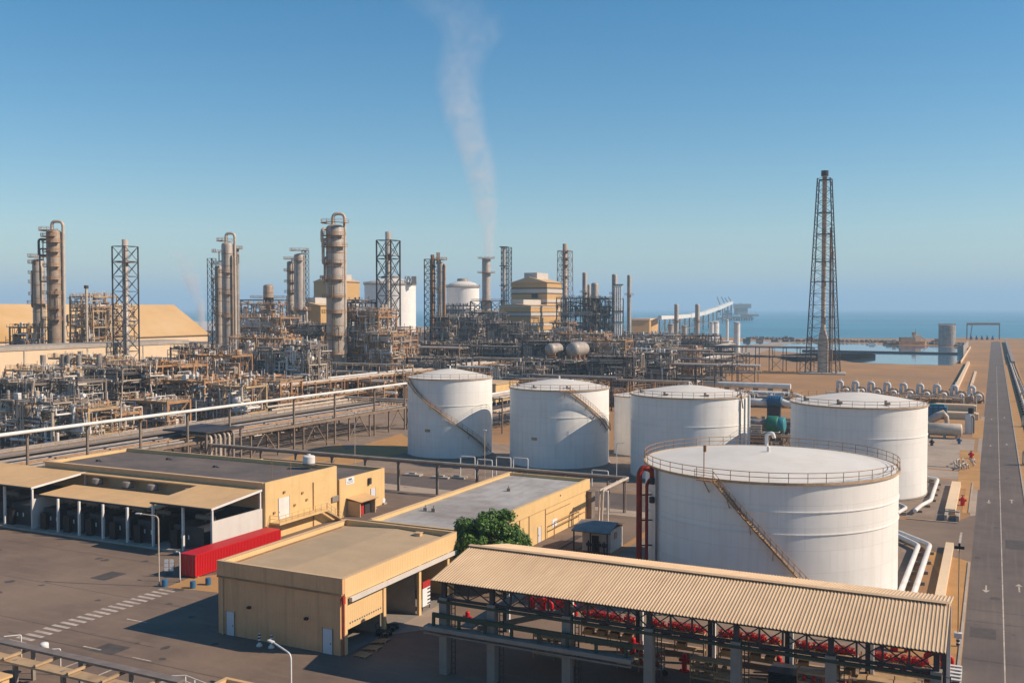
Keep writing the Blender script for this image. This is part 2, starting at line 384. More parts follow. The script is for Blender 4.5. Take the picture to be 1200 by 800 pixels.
sheet('road', [(RX0,-40),(RX1,-40),(RX1,1080),(RX0-.6,1080)], 'road', .012)
# concrete apron / plant area under the process units
sheet('plant_ground', [(-420,120),(-128,120),(-128,205),(-128,330),(-100,420),(-150,560),(-330,640),(-640,700),(-640,300)], 'gravel', .008)
sheet('yard', [(-400,-40),(RX0,-40),(RX0,96),(-46,96),(-46,165),(-175,165),(-175,100),(-400,100)], 'asphalt', .016)
# tank farm floor
sheet('tank_farm_ground', [(-46.0,96),(-8.8,96),(-8.8,147),(-13,153),(-13,163),(-44,165)], 'gravel', .02)
sheet('tank_farm_ground', [(-126,166),(-5.2,166),(-6.4,205),(-14,207),(-14,212),(-126,212)], 'gravel', .02)
# side streets leaving the road
sheet('side_street', [(RX0+.01,140),(RX0+.01,173),(-5,165.5),(-12,163.5),(-46,165.5),(-46,150.5),(-12,148.5),(-6,143)], 'asphalt', .024)
sheet('side_street', [(RX0,206),(RX0,216),(-14,218),(-60,219),(-60,210),(-14,208)], 'pavement', .024)
sheet('cross_street', [(-46,151),(-46,164.8),(-125,164.8),(-125,156)], 'road', .024)
sheet('pavement', [(-96,149.5),(-72,149.5),(-72,155.6),(-125,155.6),(-125,151)], 'pavement', .022)
sheet('pavement', [(-58,147),(-46,147),(-46,150.8),(-72,152.5),(-72,149)], 'pavement', .022)
sheet('pavement', [(-40,219.5),(-4,218.5),(-4,272),(-40,275)], 'pavement', .02)
sheet('verge', [(-4.6,96),(RX0-.02,96),(RX0-.02,140),(-6,143),(-11.5,148.3),(-8.8,146),(-4.6,126)], 'ochre_soil', .03)
sheet('verge', [(-4.3,173),(RX0-.8,173),(RX0-.8,204),(-4.3,204)], 'ochre_soil', .03)
sheet('pavement', [(RX0-.8,171),(RX0,172),(RX0,330),(RX0-1.0,330)], 'pavement', .034)
sheet('verge', [(RX1+.3,110),(12,110),(12,700),(RX1+.5,700)], 'ochre_soil', .03)
sheet('dune', [at(842,413), at(905,401), at(935,400.5), at(915,405), at(893,413), at(872,419)], 'pavement', .10)
sheet('soil_bank', [at(395,530), at(470,508), at(480,514), at(478,530), at(390,548)], 'ochre_soil', .03)
sheet('soil_bank', [at(240,566,0), at(330,551), at(410,535), at(400,520), at(300,545)], 'ochre_soil', .026)
sheet('pavement', [at(438,708),at(512,700),at(520,735),at(440,745)], 'pavement', .022)  # paler patch: sandy ground with its sunlit look put into the colour
# painted markings
b = B()
a0, a1 = at(197,692), at(10,756)
n = 21
for i in range(n):
    t = i/(n-1); y = a0.y + (a1.y-a0.y)*t; x = -86.5
    b.box(x-1.2, x+1.2, y-.22, y+.26, .018, .024)
struct('crosswalk_marking', b, 'road_paint')
b = B()
for Y in range(80, 900, 3): b.box(RC-.06, RC+.06, Y, Y+3, .013, .0165) if Y < 620 else None
struct('road_centre_line', b, 'road_paint')
b = B()
for (yy, s) in ((128,-1),(129,1),(186,-1),(187,1),(262,-1),(265,1),(325,-1),(330,1)):
    x = RC + s*1.75; b.box(x-.09, x+.09, yy-1.4, yy+1.0, .0165, .02)
    d = s; y = yy + d*1.2
    b.add([(x-.42,y,.02),(x+.42,y,.02),(x,y+d*1.1,.02)], [(0,1,2)] if d > 0 else [(2,1,0)])
struct('road_arrow_marking', b, 'road_paint')
b = B()
b.box(-4.1,-3.8,146,158,.026,.03)
for (u, v, dx, dy) in ((160,727,2.8,.18),(108,759,2.4,.18),(85,778,.18,2.4),(127,786,.18,2.6),(166,772,2.4,.15)):
    p = at(u, v); b.box(p.x-dx/2, p.x+dx/2, p.y-dy/2, p.y+dy/2, .018, .024)
struct('lane_marking', b, 'road_paint')
b = B()
for Y in (101, 113.6, 118, 141, 172, 205, 240, 251, 300, 350, 372): b.box(RX0+.05, RX1-.05, Y, Y+.09, .0125, .0145)
for (x0, x1, y) in ((-130,-72,92.5),(-125,-80,80.2),(-120,-73,69.4),(-90,-60,66.2)): b.box(x0, x1, y, y+.07, .0165, .0185)
struct('asphalt_joint', b, 'black')
b = B(); rr = random.Random(4)
for k in range(46):
    x, y = (rr.uniform(-125,-62), rr.uniform(58,95)) if k < 34 else (rr.uniform(-1.6,4.2), rr.uniform(85,230))
    n_ = 9; r_ = rr.uniform(.2,.8); b.add([(x+r_*rr.uniform(.6,1.2)*math.cos(2*PI*i/n_), y+r_*rr.uniform(.6,1.2)*math.sin(2*PI*i/n_), .019+k*.00002) for i in range(n_)], [tuple(range(n_))])
struct('oil_stain', b, 'oil')
b = B(); b.box(-112,-108.5,72,78,.0165,.0195).box(-99,-96.4,84,87.5,.0165,.0195).box(-78,-75,66,68.4,.0165,.0195).box(-1.8,.6,108,111.5,.0125,.0155).box(1.8,4.4,150,156,.0125,.0155)
struct('asphalt_patch', b, 'oil')
# kerbs
b = B()
b.box(RX0-.35, RX0-.1, 96, 139.5, .0, .14); b.box(RX0-1.1, RX0-.85, 173.5, 204, 0, .14); b.box(RX1+.1, RX1+.35, 60, 1000, 0, .12)
b.box(-12,-4.6,164.3,164.6,0,.14)
for Y in (221.5,):
    b.box(-40,-4,Y,Y+.25,0,.14)
struct('kerb', b, 'concrete')
# low concrete bund walls beside the tanks
b = B(); b.box(-5.6,-4.6,104,147,0,.8); b.box(-5.6,-4.6,104,104.4,0,.8)
solo('bund_wall', b, 'beige_wall', 'low beige bund wall running from the open shed towards the side street', 'wall', (-5,125,0))
b = B(); b.box(-6.7,-5.2,171,199,0,.9)
solo('bund_wall', b, 'beige_wall', 'low beige bund wall beside the small red valve near the road', 'wall', (-6,185,0))
t = thing('culvert', 'open concrete culvert with a dark mouth at the side street corner', 'culvert', (-5.4,167.5,0))
B().box(-6.6,-6.2,165.6,170.6,0,.9).box(-4.9,-4.5,165.6,170.6,0,.9).box(-6.6,-4.5,168.5,168.8,.9,1.1).build('wall', 'concrete', t)
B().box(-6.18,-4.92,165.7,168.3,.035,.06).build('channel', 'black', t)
# ---------------------------------------------------------------- storage tanks
def ang(cx, cy, R, u, z):
    best = None; a0 = math.atan2(-cy, -cx)
    for i in range(-850, 851):
        a = a0 + i/850*1.45; q = abs(px((cx+R*math.cos(a), cy+R*math.sin(a), z))[0] - u)
        if best is None or q < best[0]: best = (q, a)
    return best[1]
def tank(cx, cy, R, h, label, seam, stair=None, plate=None, cone=1.5):
    t = thing('storage_tank', label, 'storage tank', (cx, cy, 0))
    n = 96
    b = B(); k = 6; pr = [(R, 0)]
    b.lathe([(R, .25), (R, h)], cx, cy, n); b.build('shell', 'tank_white', t)
    B().lathe([(R+.02,.0),(R+.35,.0),(R+.35,.22),(R+.02,.26)], cx, cy, n).build('base_ring', 'concrete_grey', t)
    b = B(); b.lathe([(R+.05, h+.02), (R*.6, h+cone*.5), (R*.25, h+cone*.86), (.3, h+cone)], cx, cy, n); b.lathe([(.3, h+cone),(0, h+cone+.02)], cx, cy, n)
    b.build('roof', 'roof_white', t)
    b = B(); b.ring(cx, cy, h-.16, h+.10, R+.01, R+.22, n); b.build('rim', 'tan_rim', t)
    b = B()
    for z in seam: b.ring(cx, cy, z, z+.1, R+.005, R+.09, n)
    b.build('stiffening_band', 'tank_white', t)
    b = B(); k = max(24, int(2*PI*R/2.0)); b.arcrail(cx, cy, h+.1, R+.12, 0, 2*PI*(k-1)/k if False else 2*PI, 1.05, k, .04); b.build('railing', 'steel_rust', t)
    B().vcyl(cx, cy, h+cone, h+cone+.5, .2, 12, .15).build('roof_vent', 'white_paint', t)
    if stair:
        u0, u1, z1 = stair; a = ang(cx, cy, R+.5, u0, h); c = ang(cx, cy, R+.5, u1, z1); m = int((h-z1)/.24)
        b = B(); P = lambda tt, r, dz=0: (cx+r*math.cos(a+(c-a)*tt), cy+r*math.sin(a+(c-a)*tt), h+(z1-h)*tt+dz)
        for i in range(m):
            q = P(i/m, R+.55); b.cb(q[0], q[1], q[2]-.05, .8, .26, .05, a+(c-a)*i/m)
        b.build('stair_treads', 'steel_tan', t)
        b = B()
        for r in (R+.16, R+.95): b.sweep([P(i/40, r, -.12) for i in range(41)], .10, 4)
        for zz in (1.0, .5): b.sweep([P(i/40, R+.98, zz) for i in range(41)], .035, 5)
        for i in range(0, 41, 2): b.tube(P(i/40, R+.98, -.1), P(i/40, R+.98, 1.0), .04, 4)
        for i in range(5, 41, 8):
            q = P(i/40, R+.95, -.15); w_ = P(i/40, R+.05, -1.3); b.tube(q, w_, .05, 4)
        b.build('stair_railing', 'steel_rust', t)
        b = B(); q = P(0, R+.65); aa = a - .9/R*(1 if c > a else -1)
        b.cb(cx+(R+.7)*math.cos(aa), cy+(R+.7)*math.sin(aa), h-.1, 1.4, 1.8, .08, aa)
        b.rail([(cx+(R+1.35)*math.cos(aa-1.0/R), cy+(R+1.35)*math.sin(aa-1.0/R), h), (cx+(R+1.35)*math.cos(aa+1.0/R), cy+(R+1.35)*math.sin(aa+1.0/R), h)], 1.1, .9)
        b.tube((cx+(R+1.3)*math.cos(aa), cy+(R+1.3)*math.sin(aa), h-.1), (cx+(R+.05)*math.cos(aa), cy+(R+.05)*math.sin(aa), h-1.5), .06, 4)
        b.build('landing', 'steel_rust', t)
    if plate:
        u, v = plate; z = plate_z = None
        for zz in [i*.25 for i in range(4, 60)]:
            a = ang(cx, cy, R, u, zz); q = px((cx+R*math.cos(a), cy+R*math.sin(a), zz))
            if z is None or abs(q[1]-v) < z[0]: z = (abs(q[1]-v), zz, a)
        zz, a = z[1], z[2]; b = B(); b.cb(cx+(R+.03)*math.cos(a), cy+(R+.03)*math.sin(a), zz-.35, .06, 1.3, .6, a); b.build('nameplate', 'steel_tan', t)
    return t
T1 = tank(-111.0,193.7,9.6,17.4,'tall white storage tank at the left end of its row, stair down its front',[11.6],(478,573,1.2),(501,504),1.9)
T2 = tank(-83.5,192.7,10.6,16.2,'white storage tank with stair on its right side, behind the grey roofed building',[10.6],(667,713,7.6),(626,514),1.7)
T3 = tank(-54.2,189.8,11.5,16.1,'wide white storage tank standing behind the left edge of the largest tank',[10.7],None,None,1.7)
T4 = tank(-22.2,188.2,11.8,15.9,'white storage tank nearest the road, behind the right edge of the largest tank',[10.6],None,None,1.8)
T5 = tank(-24.3,119.6,14.7,14.4,'largest white storage tank, right behind the ribbed shed roof, with a long zigzag free stair',[11.3,8.9],(838,968,1.2),None,1.3)
# partial tank behind T3 at left
t6 = uz(747, 222)
tank(t6[0], t6[1], 5.2, 13.3, 'small white tank half hidden behind the wide tank left edge', [9.0], None, None, .8)
# rooftop gauge posts on the tanks
b = B(); a = ang(-24.3,119.6,14.7,822,14.4); gx, gy = -24.3+14.2*math.cos(a), 119.6+14.2*math.sin(a)
b.tube((gx,gy,14.5),(gx,gy,17.6),.06,6).cb(gx+.1,gy,17.2,.3,.3,.7); b.build('gauge_post', 'steel_rust', T5)
b = B(); b.pipe([(-27.0,131.6,14.6),(-27.0,131.6,16.3),(-26.2,131.6,16.5),(-26.0,131.6,15.8)], .24, 10); b.build('goose_vent', 'white_paint', T5)
for T, R in ((T3,11.5),(T4,11.8),(T2,10.6),(T1,9.6)):
    x, y, _ = T['_w']; b = B()
    for an in (3.7, 4.5, 5.3, .6): b.vcyl(x+R*.85*math.cos(an), y+R*.85*math.sin(an), 16.1, 17.1, .25, 8).cb(x+R*.85*math.cos(an)+.5, y+R*.85*math.sin(an), 16.4, .5,.5,.35)
    b.build('roof_fitting', 'pipe_grey', T)
# vertical ladder/pipes at T3 right edge
def ladder(b, x, y, z0, z1, w=.5, ax=(1,0)):
    for s in (-1, 1): b.tube((x+ax[0]*w/2*s, y+ax[1]*w/2*s, z0), (x+ax[0]*w/2*s, y+ax[1]*w/2*s, z1), .05, 4)
    z = z0
    while z < z1: b.tube((x-ax[0]*w/2, y-ax[1]*w/2, z), (x+ax[0]*w/2, y+ax[1]*w/2, z), .03, 4); z += .5
x, y = uz(877, 186)
t = thing('pipe_riser', 'white vertical pipes with a cage ladder on the right side of the wide tank', 'pipes', (x, y, 0))
b = B(); b.tube((x+.2,y,0),(x+.2,y,16.5),.28,10); b.tube((x-.6,y,0),(x-.6,y,15.8),.18,8); b.build('pipe', 'white_paint', t)
b = B(); ladder(b, x-1.6, y-.4, 0, 17.5, .6); b.pipe([(x-2.2,y-.6,10),(x-2.2,y-.6,16),(x-1.2,y-.6,17),(x-.8,y-.6,14)], .12, 6); b.build('ladder', 'steel_grey', t)
# red fire pipes at the big tank
a = ang(-24.3,119.6,15.6,757,8); rx, ry = -24.3+15.9*math.cos(a)-.3, 119.6+15.9*math.sin(a)
t = thing('fire_water_riser', 'pair of dark red fire water pipes climbing the left side of the largest tank', 'pipes', (rx, ry, 0))
b = B(); b.pipe([(rx-.25,ry,0),(rx-.25,ry,13.6),(rx+.1,ry+.3,14.3),(rx+1.1,ry+.8,14.0),(rx+1.1,ry+.8,12.6)], .34, 10); b.build('pipe', 'red_pipe', t)
b = B(); b.pipe([(rx+.62,ry+.2,0),(rx+.62,ry+.2,12.4),(rx+.9,ry+.8,13.0),(rx+1.5,ry+1.5,13.0)], .2, 8); b.build('pipe', 'red_pipe', t)
b = B()
for z in (2,5,8,11): b.beam((rx-.5,ry+.1,z),(rx+1.6,ry+1.6,z),.14)
for z in (10.2, 12.4): b.vcyl(rx+1.2,ry+.3,z,z+.7,.32,8)
b.build('bracket', 'steel_dark', t)
b = B(); a2 = ang(-24.3,119.6,14.85,770,8); b.tube((-24.3+14.95*math.cos(a2),119.6+14.95*math.sin(a2),0),(-24.3+14.95*math.cos(a2),119.6+14.95*math.sin(a2),14.3),.14,8); b.build('drain_pipe', 'pipe_grey', T5)
# white product lines at the tank feet
def pline(name, label, pts, r, m='white_paint', feet=True, cat='pipeline', group=None):
    t = thing(name, label, cat, (pts[0][0], pts[0][1], 0), group)
    b = B(); b.pipe(pts, r, 10, r*2.6); b.build('pipe', m, t)
    if feet:
        b = B()
        for i in range(len(pts)-1):
            a, c = Vector(pts[i]), Vector(pts[i+1])
            if abs(a.z-c.z) > .5: continue
            k = max(1, int((c-a).length/5))
            for j in range(k):
                q = a.lerp(c, (j+.5)/k); b.box(q.x-.22, q.x+.22+r*1.4, q.y-.16, q.y+.16, 0.03, q.z-r*.9)
        b.build('pipe_support', 'concrete_grey', t)
    return t
pline('pipeline','white product pipe bending round the largest tank, the one nearer the tank',[(-9.3,107,.7),(-8.9,143.6,.7),(-12.4,149.2,.7),(-19,150,.7)],.34)
pline('pipeline','white product pipe bending round the largest tank, the one nearer the road',[(-7.9,107,.7),(-7.5,144.6,.7),(-12.2,151.0,.7),(-19,151.8,.7)],.34)
pline('pipeline','white zigzag pipe leaving the foot of the tank nearest the road',[(-11.0,168,.7),(-10.4,173,.7),(-9.2,178.5,.7),(-9.2,201,.7),(-12,203.5,.7)],.32)
pline('pipeline','short white pipe curling out from below the tank nearest the road',[(-13.4,165.5,.6),(-12.3,169,.9),(-14,172,.9),(-17,173,.9)],.3)
# ---------------------------------------------------------------- foreground buildings
def door(t, x0, x1, y, z0, z1, m='door_white', axis='x', name='door'):
    b = B()
    if axis == 'x': b.box(x0, x1, y-.05, y+.02, z0, z1)
    else: b.box(y-.02, y+.05, x0, x1, z0, z1)
    d = b.build(name, m, t)
    b = B()
    if axis == 'x': b.box(x1-.22, x1-.14, y-.10, y-.051, z0+.95, z0+1.1); b.box(x0-.07,x0-.003,y-.07,y+.02,z0,z1+.07); b.box(x1+.003,x1+.07,y-.07,y+.02,z0,z1+.07)
    else: b.box(y+.051, y+.10, x0+.14, x0+.22, z0+.95, z0+1.1); b.box(y-.02,y+.07,x0-.07,x0-.003,z0,z1+.07); b.box(y-.02,y+.07,x1+.003,x1+.07,z0,z1+.07)
    b.build('door_frame', 'steel_grey', d); return d
# --- workshop
X0, X1, Y0, Y1, H = -70.4, -55.0, 75.5, 97.3, 7.4
t = thing('workshop', 'tan metal workshop with flat roof, two pale doors and open bays facing the shed', 'building', ((X0+X1)/2, Y0, 0))
B().box(X0, X1-.3, Y0, Y0+.2, 0, 5.85).build('front_wall', 'shop_clad', t)
B().box(X0-.06, X1+.06, Y0-.12, Y0+.25, 5.95, H).build('front_fascia', 'shop_clad', t)
B().box(X0-.02, X1, Y0-.2, Y0+.2, 5.8, 5.96).build('gutter', 'steel_rust', t)
B().box(X0, X0+.2, Y0+.2, Y1, 0, H-.02).build('side_wall', 'shop_wall', t)
B().box(X0+.2, X1-.3, Y1-.2, Y1, 0, H-.02).build('back_wall', 'shop_wall', t)
b = B(); b.box(X1-.25, X1+.08, Y0+.25, Y1, 5.5, H-.01); b.build('side_fascia', 'shop_wall', t)
B().box(X1+.1, X1+.45, Y0+.9, Y1+.9, 5.05, 5.45).build('canopy_edge', 'white_wall', t)
b = B(); xm = (X0+X1)/2
b.add([(X0+.3,Y0+.3,6.75),(xm,Y0+.3,7.1),(X1-.3,Y0+.3,6.75),(X0+.3,Y1-.2,6.75),(xm,Y1-.2,7.1),(X1-.3,Y1-.2,6.75)], [(0,1,4,3),(1,2,5,4)]); b.build('roof', 'roof_tan', t)
b = B(); b.box(X0-.04,X0+.32,Y0+.26,Y1+.03,H-.01,H+.06); b.box(X1-.28,X1+.1,Y0+.26,Y1+.03,H-.005,H+.06); b.box(X0-.08,X1+.1,Y0-.14,Y0+.24,H+.003,H+.07); b.box(X0+.33,X1-.29,Y1-.35,Y1+.03,H-.02,H+.06)
b.build('coping', 'parapet', t)
for ps in ((X0+1.1, X0+2.1), (X1-2.3, X1-1.2)): door(t, ps[0], ps[1], Y0-.02, .02, 2.4)
for u, v in ((293,711),(360,724)):
    q = aty(u, v, Y0); B().box(q.x-.16,q.x+.16,Y0-.35,Y0-.01,q.z-.1,q.z+.12).build('wall_lamp', 'black', t)
for i, yy in enumerate((Y0+.3, 82.4, 89.2, 95.3)):
    B().box(X1-.28, X1+.02, yy, yy+.45, 0, 5.49).build('column', 'shop_wall', t)
B().box(X1-.2, X1-.1, Y0+.8, 82.35, 2.3, 5.49).build('roller_shutter', 'shop_wall', t)
b = B()
for i in range(14): b.box(X1-.098, X1-.09, Y0+1.2+i*.4, Y0+1.42+i*.4, 2.75+.02*(i%2), 2.9)
b.build('shutter_print', 'sign_ink', t)
B().box(X1-.09, X1+.16, Y0-.1, Y0+.24, 5.0, 5.7).build('alarm_box', 'red_dull', t)
B().box(X1+.01, X1+.1, Y0+.02, Y0+.12, 0, 5.0).build('downpipe', 'red_dull', t)
# interior partitions and floor
b = B()
for yy in (82.5, 89.3): b.box(X0+.2, X1-.6, yy, yy+.15, 0, 6.5)
b.build('inner_wall', 'concrete', t)
B().box(X0+.2, X1, Y0+.2, Y1-.2, .02, .06).build('floor_slab', 'concrete_grey', t)
b = B(); b.box(X1-.5,X1-.2,82.9,82.95,0,3.6)
# hazard board in the bay
t = thing('hazard_board', 'white notice board with red top and striped side standing in the open workshop bay', 'board', (-55.4,91.4,0))
B().box(-55.5,-55.4,90.6,92.2,.5,2.5).build('panel', 'sign_white', t); B().box(-55.52,-55.38,90.6,92.2,2.5,3.2).build('header', 'red_dull', t)
b = B()
for i in range(5): b.box(-55.39,-55.37,91.6,92.2,.6+i*.4,.75+i*.4)
b.build('stripes', 'steel_dark', t); B().box(-55.5,-55.42,90.6,90.68,.06,.5).box(-55.5,-55.42,92.1,92.18,.06,.5).build('leg', 'steel_dark', t)
# junk near the shutter
rnd = random.Random(3)
for i, (u, v, lab) in enumerate(((425,768,'flat timber pallet lying on the tarmac nearest the workshop corner'),(437,760,'timber pallet piled with scrap below the workshop shutter'),(446,752,'tilted grey pallet below the half open shutter'))):
    p = at(u, v); t = thing('pallet', lab, 'pallet', (p.x, p.y, 0)); b = B()
    for j in range(5): b.cb(p.x, p.y-.5+j*.25, .14, 1.4, .17, .04, .3*i)
    b.build('boards', 'timber', t); b = B()
    for j in (-1,0,1): b.cb(p.x+j*.55, p.y, .02, .1, 1.1, .12, .3*i)
    b.build('bearer', 'timber', t)
for i, (u, v) in enumerate(((458,738),(450,745))):
    p = at(u, v); t = thing('hand_truck', ('black wheeled cart parked in the workshop doorway','second wheeled cart beside the half open shutter')[i], 'cart', (p.x,p.y,0))
    B().cb(p.x,p.y,.5,1.5,.8,.08,.4).build('platform','steel_dark',t); b=B(); b.pipe([(p.x-.7,p.y-.3,.5),(p.x-.8,p.y-.3,1.2),(p.x-.8,p.y+.3,1.2),(p.x-.7,p.y+.3,.5)],.03,6); b.build('handle','steel_dark',t)
    for sx in (-.5,.5):
        for sy in (-.4,.4): B().tube((p.x+sx,p.y+sy-.05,.26),(p.x+sx,p.y+sy+.05,.26),.22,14).build('wheel','black',t)
# striped bollards by the wall
for (x_,y_,s_) in ((-66.5,92.5,.7),(-60.5,88,.45),(-64,80.5,.4),(-58,94.5,.5)): pass
for i, (u, v) in enumerate(((304,757),(318,759))):
    p = at(u, v); t = thing('bollard', ('black and white striped bollard by the workshop wall, the left one','black and white striped bollard by the workshop wall, the right one')[i], 'bollard', (p.x,p.y,0))
    B().lathe([(0,.02),(.3,.02),(.3,.16),(.14,.3)],p.x,p.y,16).build('base','white_paint',t)
    B().vcyl(p.x,p.y,.3,1.25,.14,12,.06).build('post','white_paint',t); b=B()
    for z in (.45,.8,1.1): b.ring(p.x,p.y,z,z+.14,.141,.15,12)
    b.build('stripe','black',t)
rr=random.Random(12)
for k,(x_,y_) in enumerate(((-59.0,95.6),)):
    b=B(); b.cb(x_,y_,6.8,.7,.7,.45,.1); b.cb(x_,y_,7.25,.85,.85,.06,.1); b.build('roof_vent','parapet',bpy.data.objects['workshop'])
b=B(); b.pipe([(-69.7,77,6.95),(-69.7,96,6.95)],.05,6); b.build('conduit','steel_rust',bpy.data.objects['workshop'])
for x_ in (-69.75,): B().box(x_-.07,x_+.07,75.32,75.46,0,5.78).build('downpipe','parapet',bpy.data.objects['workshop'])
# --- grey roof building
X0, X1, Y0, Y1, H = -71.2, -57.2, 103.2, 143.8, 6.1
t = thing('service_building', 'long yellow building with weathered pale grey flat roof behind the tree', 'building', ((X0+X1)/2, Y0, 0))
B().box(X0,X1,Y0,Y0+.3,0,H).build('front_wall','yellow_wall',t)
B().box(X1-.3,X1,Y0+.3,Y1,0,4.4).build('side_wall','yellow_wall',t)
B().box(X1-.32,X1+.18,Y0+.3,Y1,4.45,H).build('fascia','yellow_wall',t)
B().box(X0,X0+.3,Y0+.3,Y1,0,H).build('far_side_wall','yellow_wall',t); B().box(X0+.3,X1-.3,Y1-.3,Y1,0,H-.01).build('back_wall','yellow_wall',t)
b=B(); b.add([(X0+.3,Y0+.3,5.55),(X1-.3,Y0+.3,5.5),(X1-.3,Y1-.3,5.55),(X0+.3,Y1-.3,5.65)],[(0,1,2,3)]); b.build('roof','roof_grey',t)
B().box(X0+.1,X0+.4,Y0+.32,Y1-.3,H+.001,H+.12).build('coping','parapet',t)
door(t,124.5,125.5,X1,.05,2.2,'door_white','y')
B().box(X1,X1+.05,129.5,131.2,1.2,2.3).build('window','sign_white',t)
b=B()
for yy in (113,118.5,121.5,127): b.tube((X1+.08,yy,0),(X1+.08,yy,4.4),.05,6)
b.pipe([(X1+.1,127,3.6),(X1+.1,136,3.6)],.04,6); b.build('conduit','steel_rust',t)
b=B()
for yy,zz in ((117.5,5.2),(132,5.4)): b.vcyl(X1+.22,yy,zz,zz+.15,.1,8)
b.build('flood_lamp','black',t)
b=B(); b.pipe([(X1+1,128,0),(X1+1,128,2.4),(X1+1,140,2.4),(X1+1,140,0)],.07,6); b.pipe([(X1+1,128,1.7),(X1+1,140,1.7)],.07,6)
solo('pipe_hoop', b,'steel_rust','brown pipe hoop standing along the yellow side wall behind the tree','pipes',(X1+1,134,0))
p=at(667,610); b=B().cb(p.x,p.y,0,1.6,1.2,1.4); b.cb(p.x,p.y,1.4,1.7,1.3,.08); solo('condenser_unit',b,'white_paint','white outdoor cooling unit near the far end of the yellow side wall','machine',(p.x,p.y,0))
p=at(690,606); b=B().cb(p.x,p.y,0,1.5,1.5,4.2); b.cb(p.x,p.y,4.2,1.7,1.7,.1); solo('electrical_cabinet',b,'steel_grey','tall grey cabinet at the far corner of the yellow building','cabinet',(p.x,p.y,0))
rr=random.Random(31)
for (nm,x0_,x1_,y0_,y1_,z_,n_) in (('grey',-69,-59,110,141,5.62,3),):
    for k in range(n_):
        x=rr.uniform(x0_,x1_); y=rr.uniform(y0_,y1_); b=B(); b.cb(x,y,z_-.1,.5,.5,.5,.2); b.tube((x,y,z_+.3),(x,y,z_+.75),.09,8); b.build('roof_vent','pipe_grey',t)
# railway-like trench grating behind shed
for i,(x,l) in enumerate(((-53.6,'first dark drainage channel beside the yellow side wall'),(-51.2,'second dark drainage channel beside the kiosk'))):
    b=B().box(x-.5,x+.5,104,131,.03,.12); t_=solo('drain_channel',b,'steel_dark',l,'drain',(x,117,0))
# --- kiosk
kx0,kx1,ky0,ky1=-50.6,-45.8,121.8,128.6
t=thing('kiosk','small grey shelter with a pitched metal roof between the yellow building and the red pipes','hut',((kx0+kx1)/2,ky0,0))
B().box(kx0+.5,kx1-.2,ky0+1.8,ky1-.3,0,3.0).build('wall','white_wall',t)
b=B(); b.add([(kx0-.3,ky0-.3,3.1),(kx1+.3,ky0-.3,3.1),(kx1+.3,(ky0+ky1)/2,3.9),(kx0-.3,(ky0+ky1)/2,3.9),(kx1+.3,ky1+.3,3.1),(kx0-.3,ky1+.3,3.1)],[(0,1,2,3),(3,2,4,5)])
b.add([(kx0-.3,ky0-.3,3.0),(kx1+.3,ky0-.3,3.0),(kx1+.3,(ky0+ky1)/2,3.8),(kx0-.3,(ky0+ky1)/2,3.8),(kx1+.3,ky1+.3,3.0),(kx0-.3,ky1+.3,3.0)],[(3,2,1,0),(5,4,2,3)]); b.build('roof','pipe_grey',t)
for xx,yy in ((kx0,ky0),(kx1,ky0),((kx0+kx1)/2,ky0)): B().box(xx-.08,xx+.08,yy-.08,yy+.08,0,3.05).build('post','steel_dark',t)
B().box(kx1-.19,kx1-.15,ky0+3.2,ky0+4.2,1.6,2.5).build('window','glass_dark',t)
B().box((kx0+kx1)/2-.5,(kx0+kx1)/2+.5,ky0+1.74,ky0+1.79,0.02,2.2).build('door','black',t)
b=B()
for i in range(4): b.vcyl(-48.8+i*.75,122.6,0,1.7,.12,8); b.cb(-48.8+i*.75,122.6,1.0,.5,.5,.4)
solo('valve_bank',b,'steel_dark','row of dark valves under the kiosk canopy','valves',(-48,122.6,0))
# --- main generator building
X0,X1,Y0,Y1,H=-137.5,-92.2,108.4,125.2,8.2
t=thing('generator_building','yellow generator building with a large dark flat roof behind the tan canopies','building',((X0+X1)/2,Y0,0))
B().box(X0,X1-.3,Y0,Y0+.3,0,H).build('front_wall','parapet',t)
B().box(X1-.3,X1,Y0,Y1,0,H+.12).build('side_wall','yellow_wall',t)
B().box(X0,X0+.3,Y0+.3,Y1,0,H).build('far_side_wall','yellow_wall',t); B().box(X0+.3,X1-.3,Y1-.3,Y1,0,H).build('back_wall','yellow_wall',t)
B().box(X0+.3,X1-.3,Y0+.3,Y1-.3,H-.8,H-.45).build('roof','roof_dark',t)
B().box(X0-.1,X1-.31,Y0-.25,Y0+.35,H+.002,H+.14).box(X0+.3,X1-.31,Y1-.35,Y1+.05,H+.002,H+.14).build('coping','parapet',t)
d=door(t,111.2,113.6,X1,2.6,5.6,'white_paint','y')
for yy,zz in ((110.2,3.6),(112.4,6.2),(114.8,3.9),(116.6,5.4),(117.6,4.2)): B().cb(X1+.1,yy,zz,.16,.4,.3).build('wall_fitting','steel_rust',t)
B().tube((X1+.08,119.2,0),(X1+.08,119.2,H-1.5),.09,6).build('downpipe','steel_rust',t)
b=B().box(X1+.01,X1+1.9,109.2,120.3,2.3,2.55); b.build('balcony','yellow_wall',t)
b=B(); b.rail([(X1+.1,109.3,2.55),(X1+1.8,109.3,2.55),(X1+1.8,120.2,2.55)],1.0,1.4,.03); b.build('balcony_railing','steel_tan',t)
b=B()
for i in range(12): b.box(X1+.3,X1+1.7,120.4+i*.34,120.74+i*.34,2.3-i*.2,2.4-i*.2)
b.quad((X1+1.75,120.3,2.6),(X1+1.75,124.6,.1),(X1+1.75,124.6,-.0),(X1+1.75,120.3,2.2)); b.rail([(X1+1.75,120.4,2.5),(X1+1.75,124.4,.1)],1.0,1.3,.03); b.build('stairs','steel_tan',t)
p=(-96.5,123.8); t_=thing('roof_water_tank','round white plastic tank on the far edge of the dark roof','water tank',(p[0],p[1],H+.14))
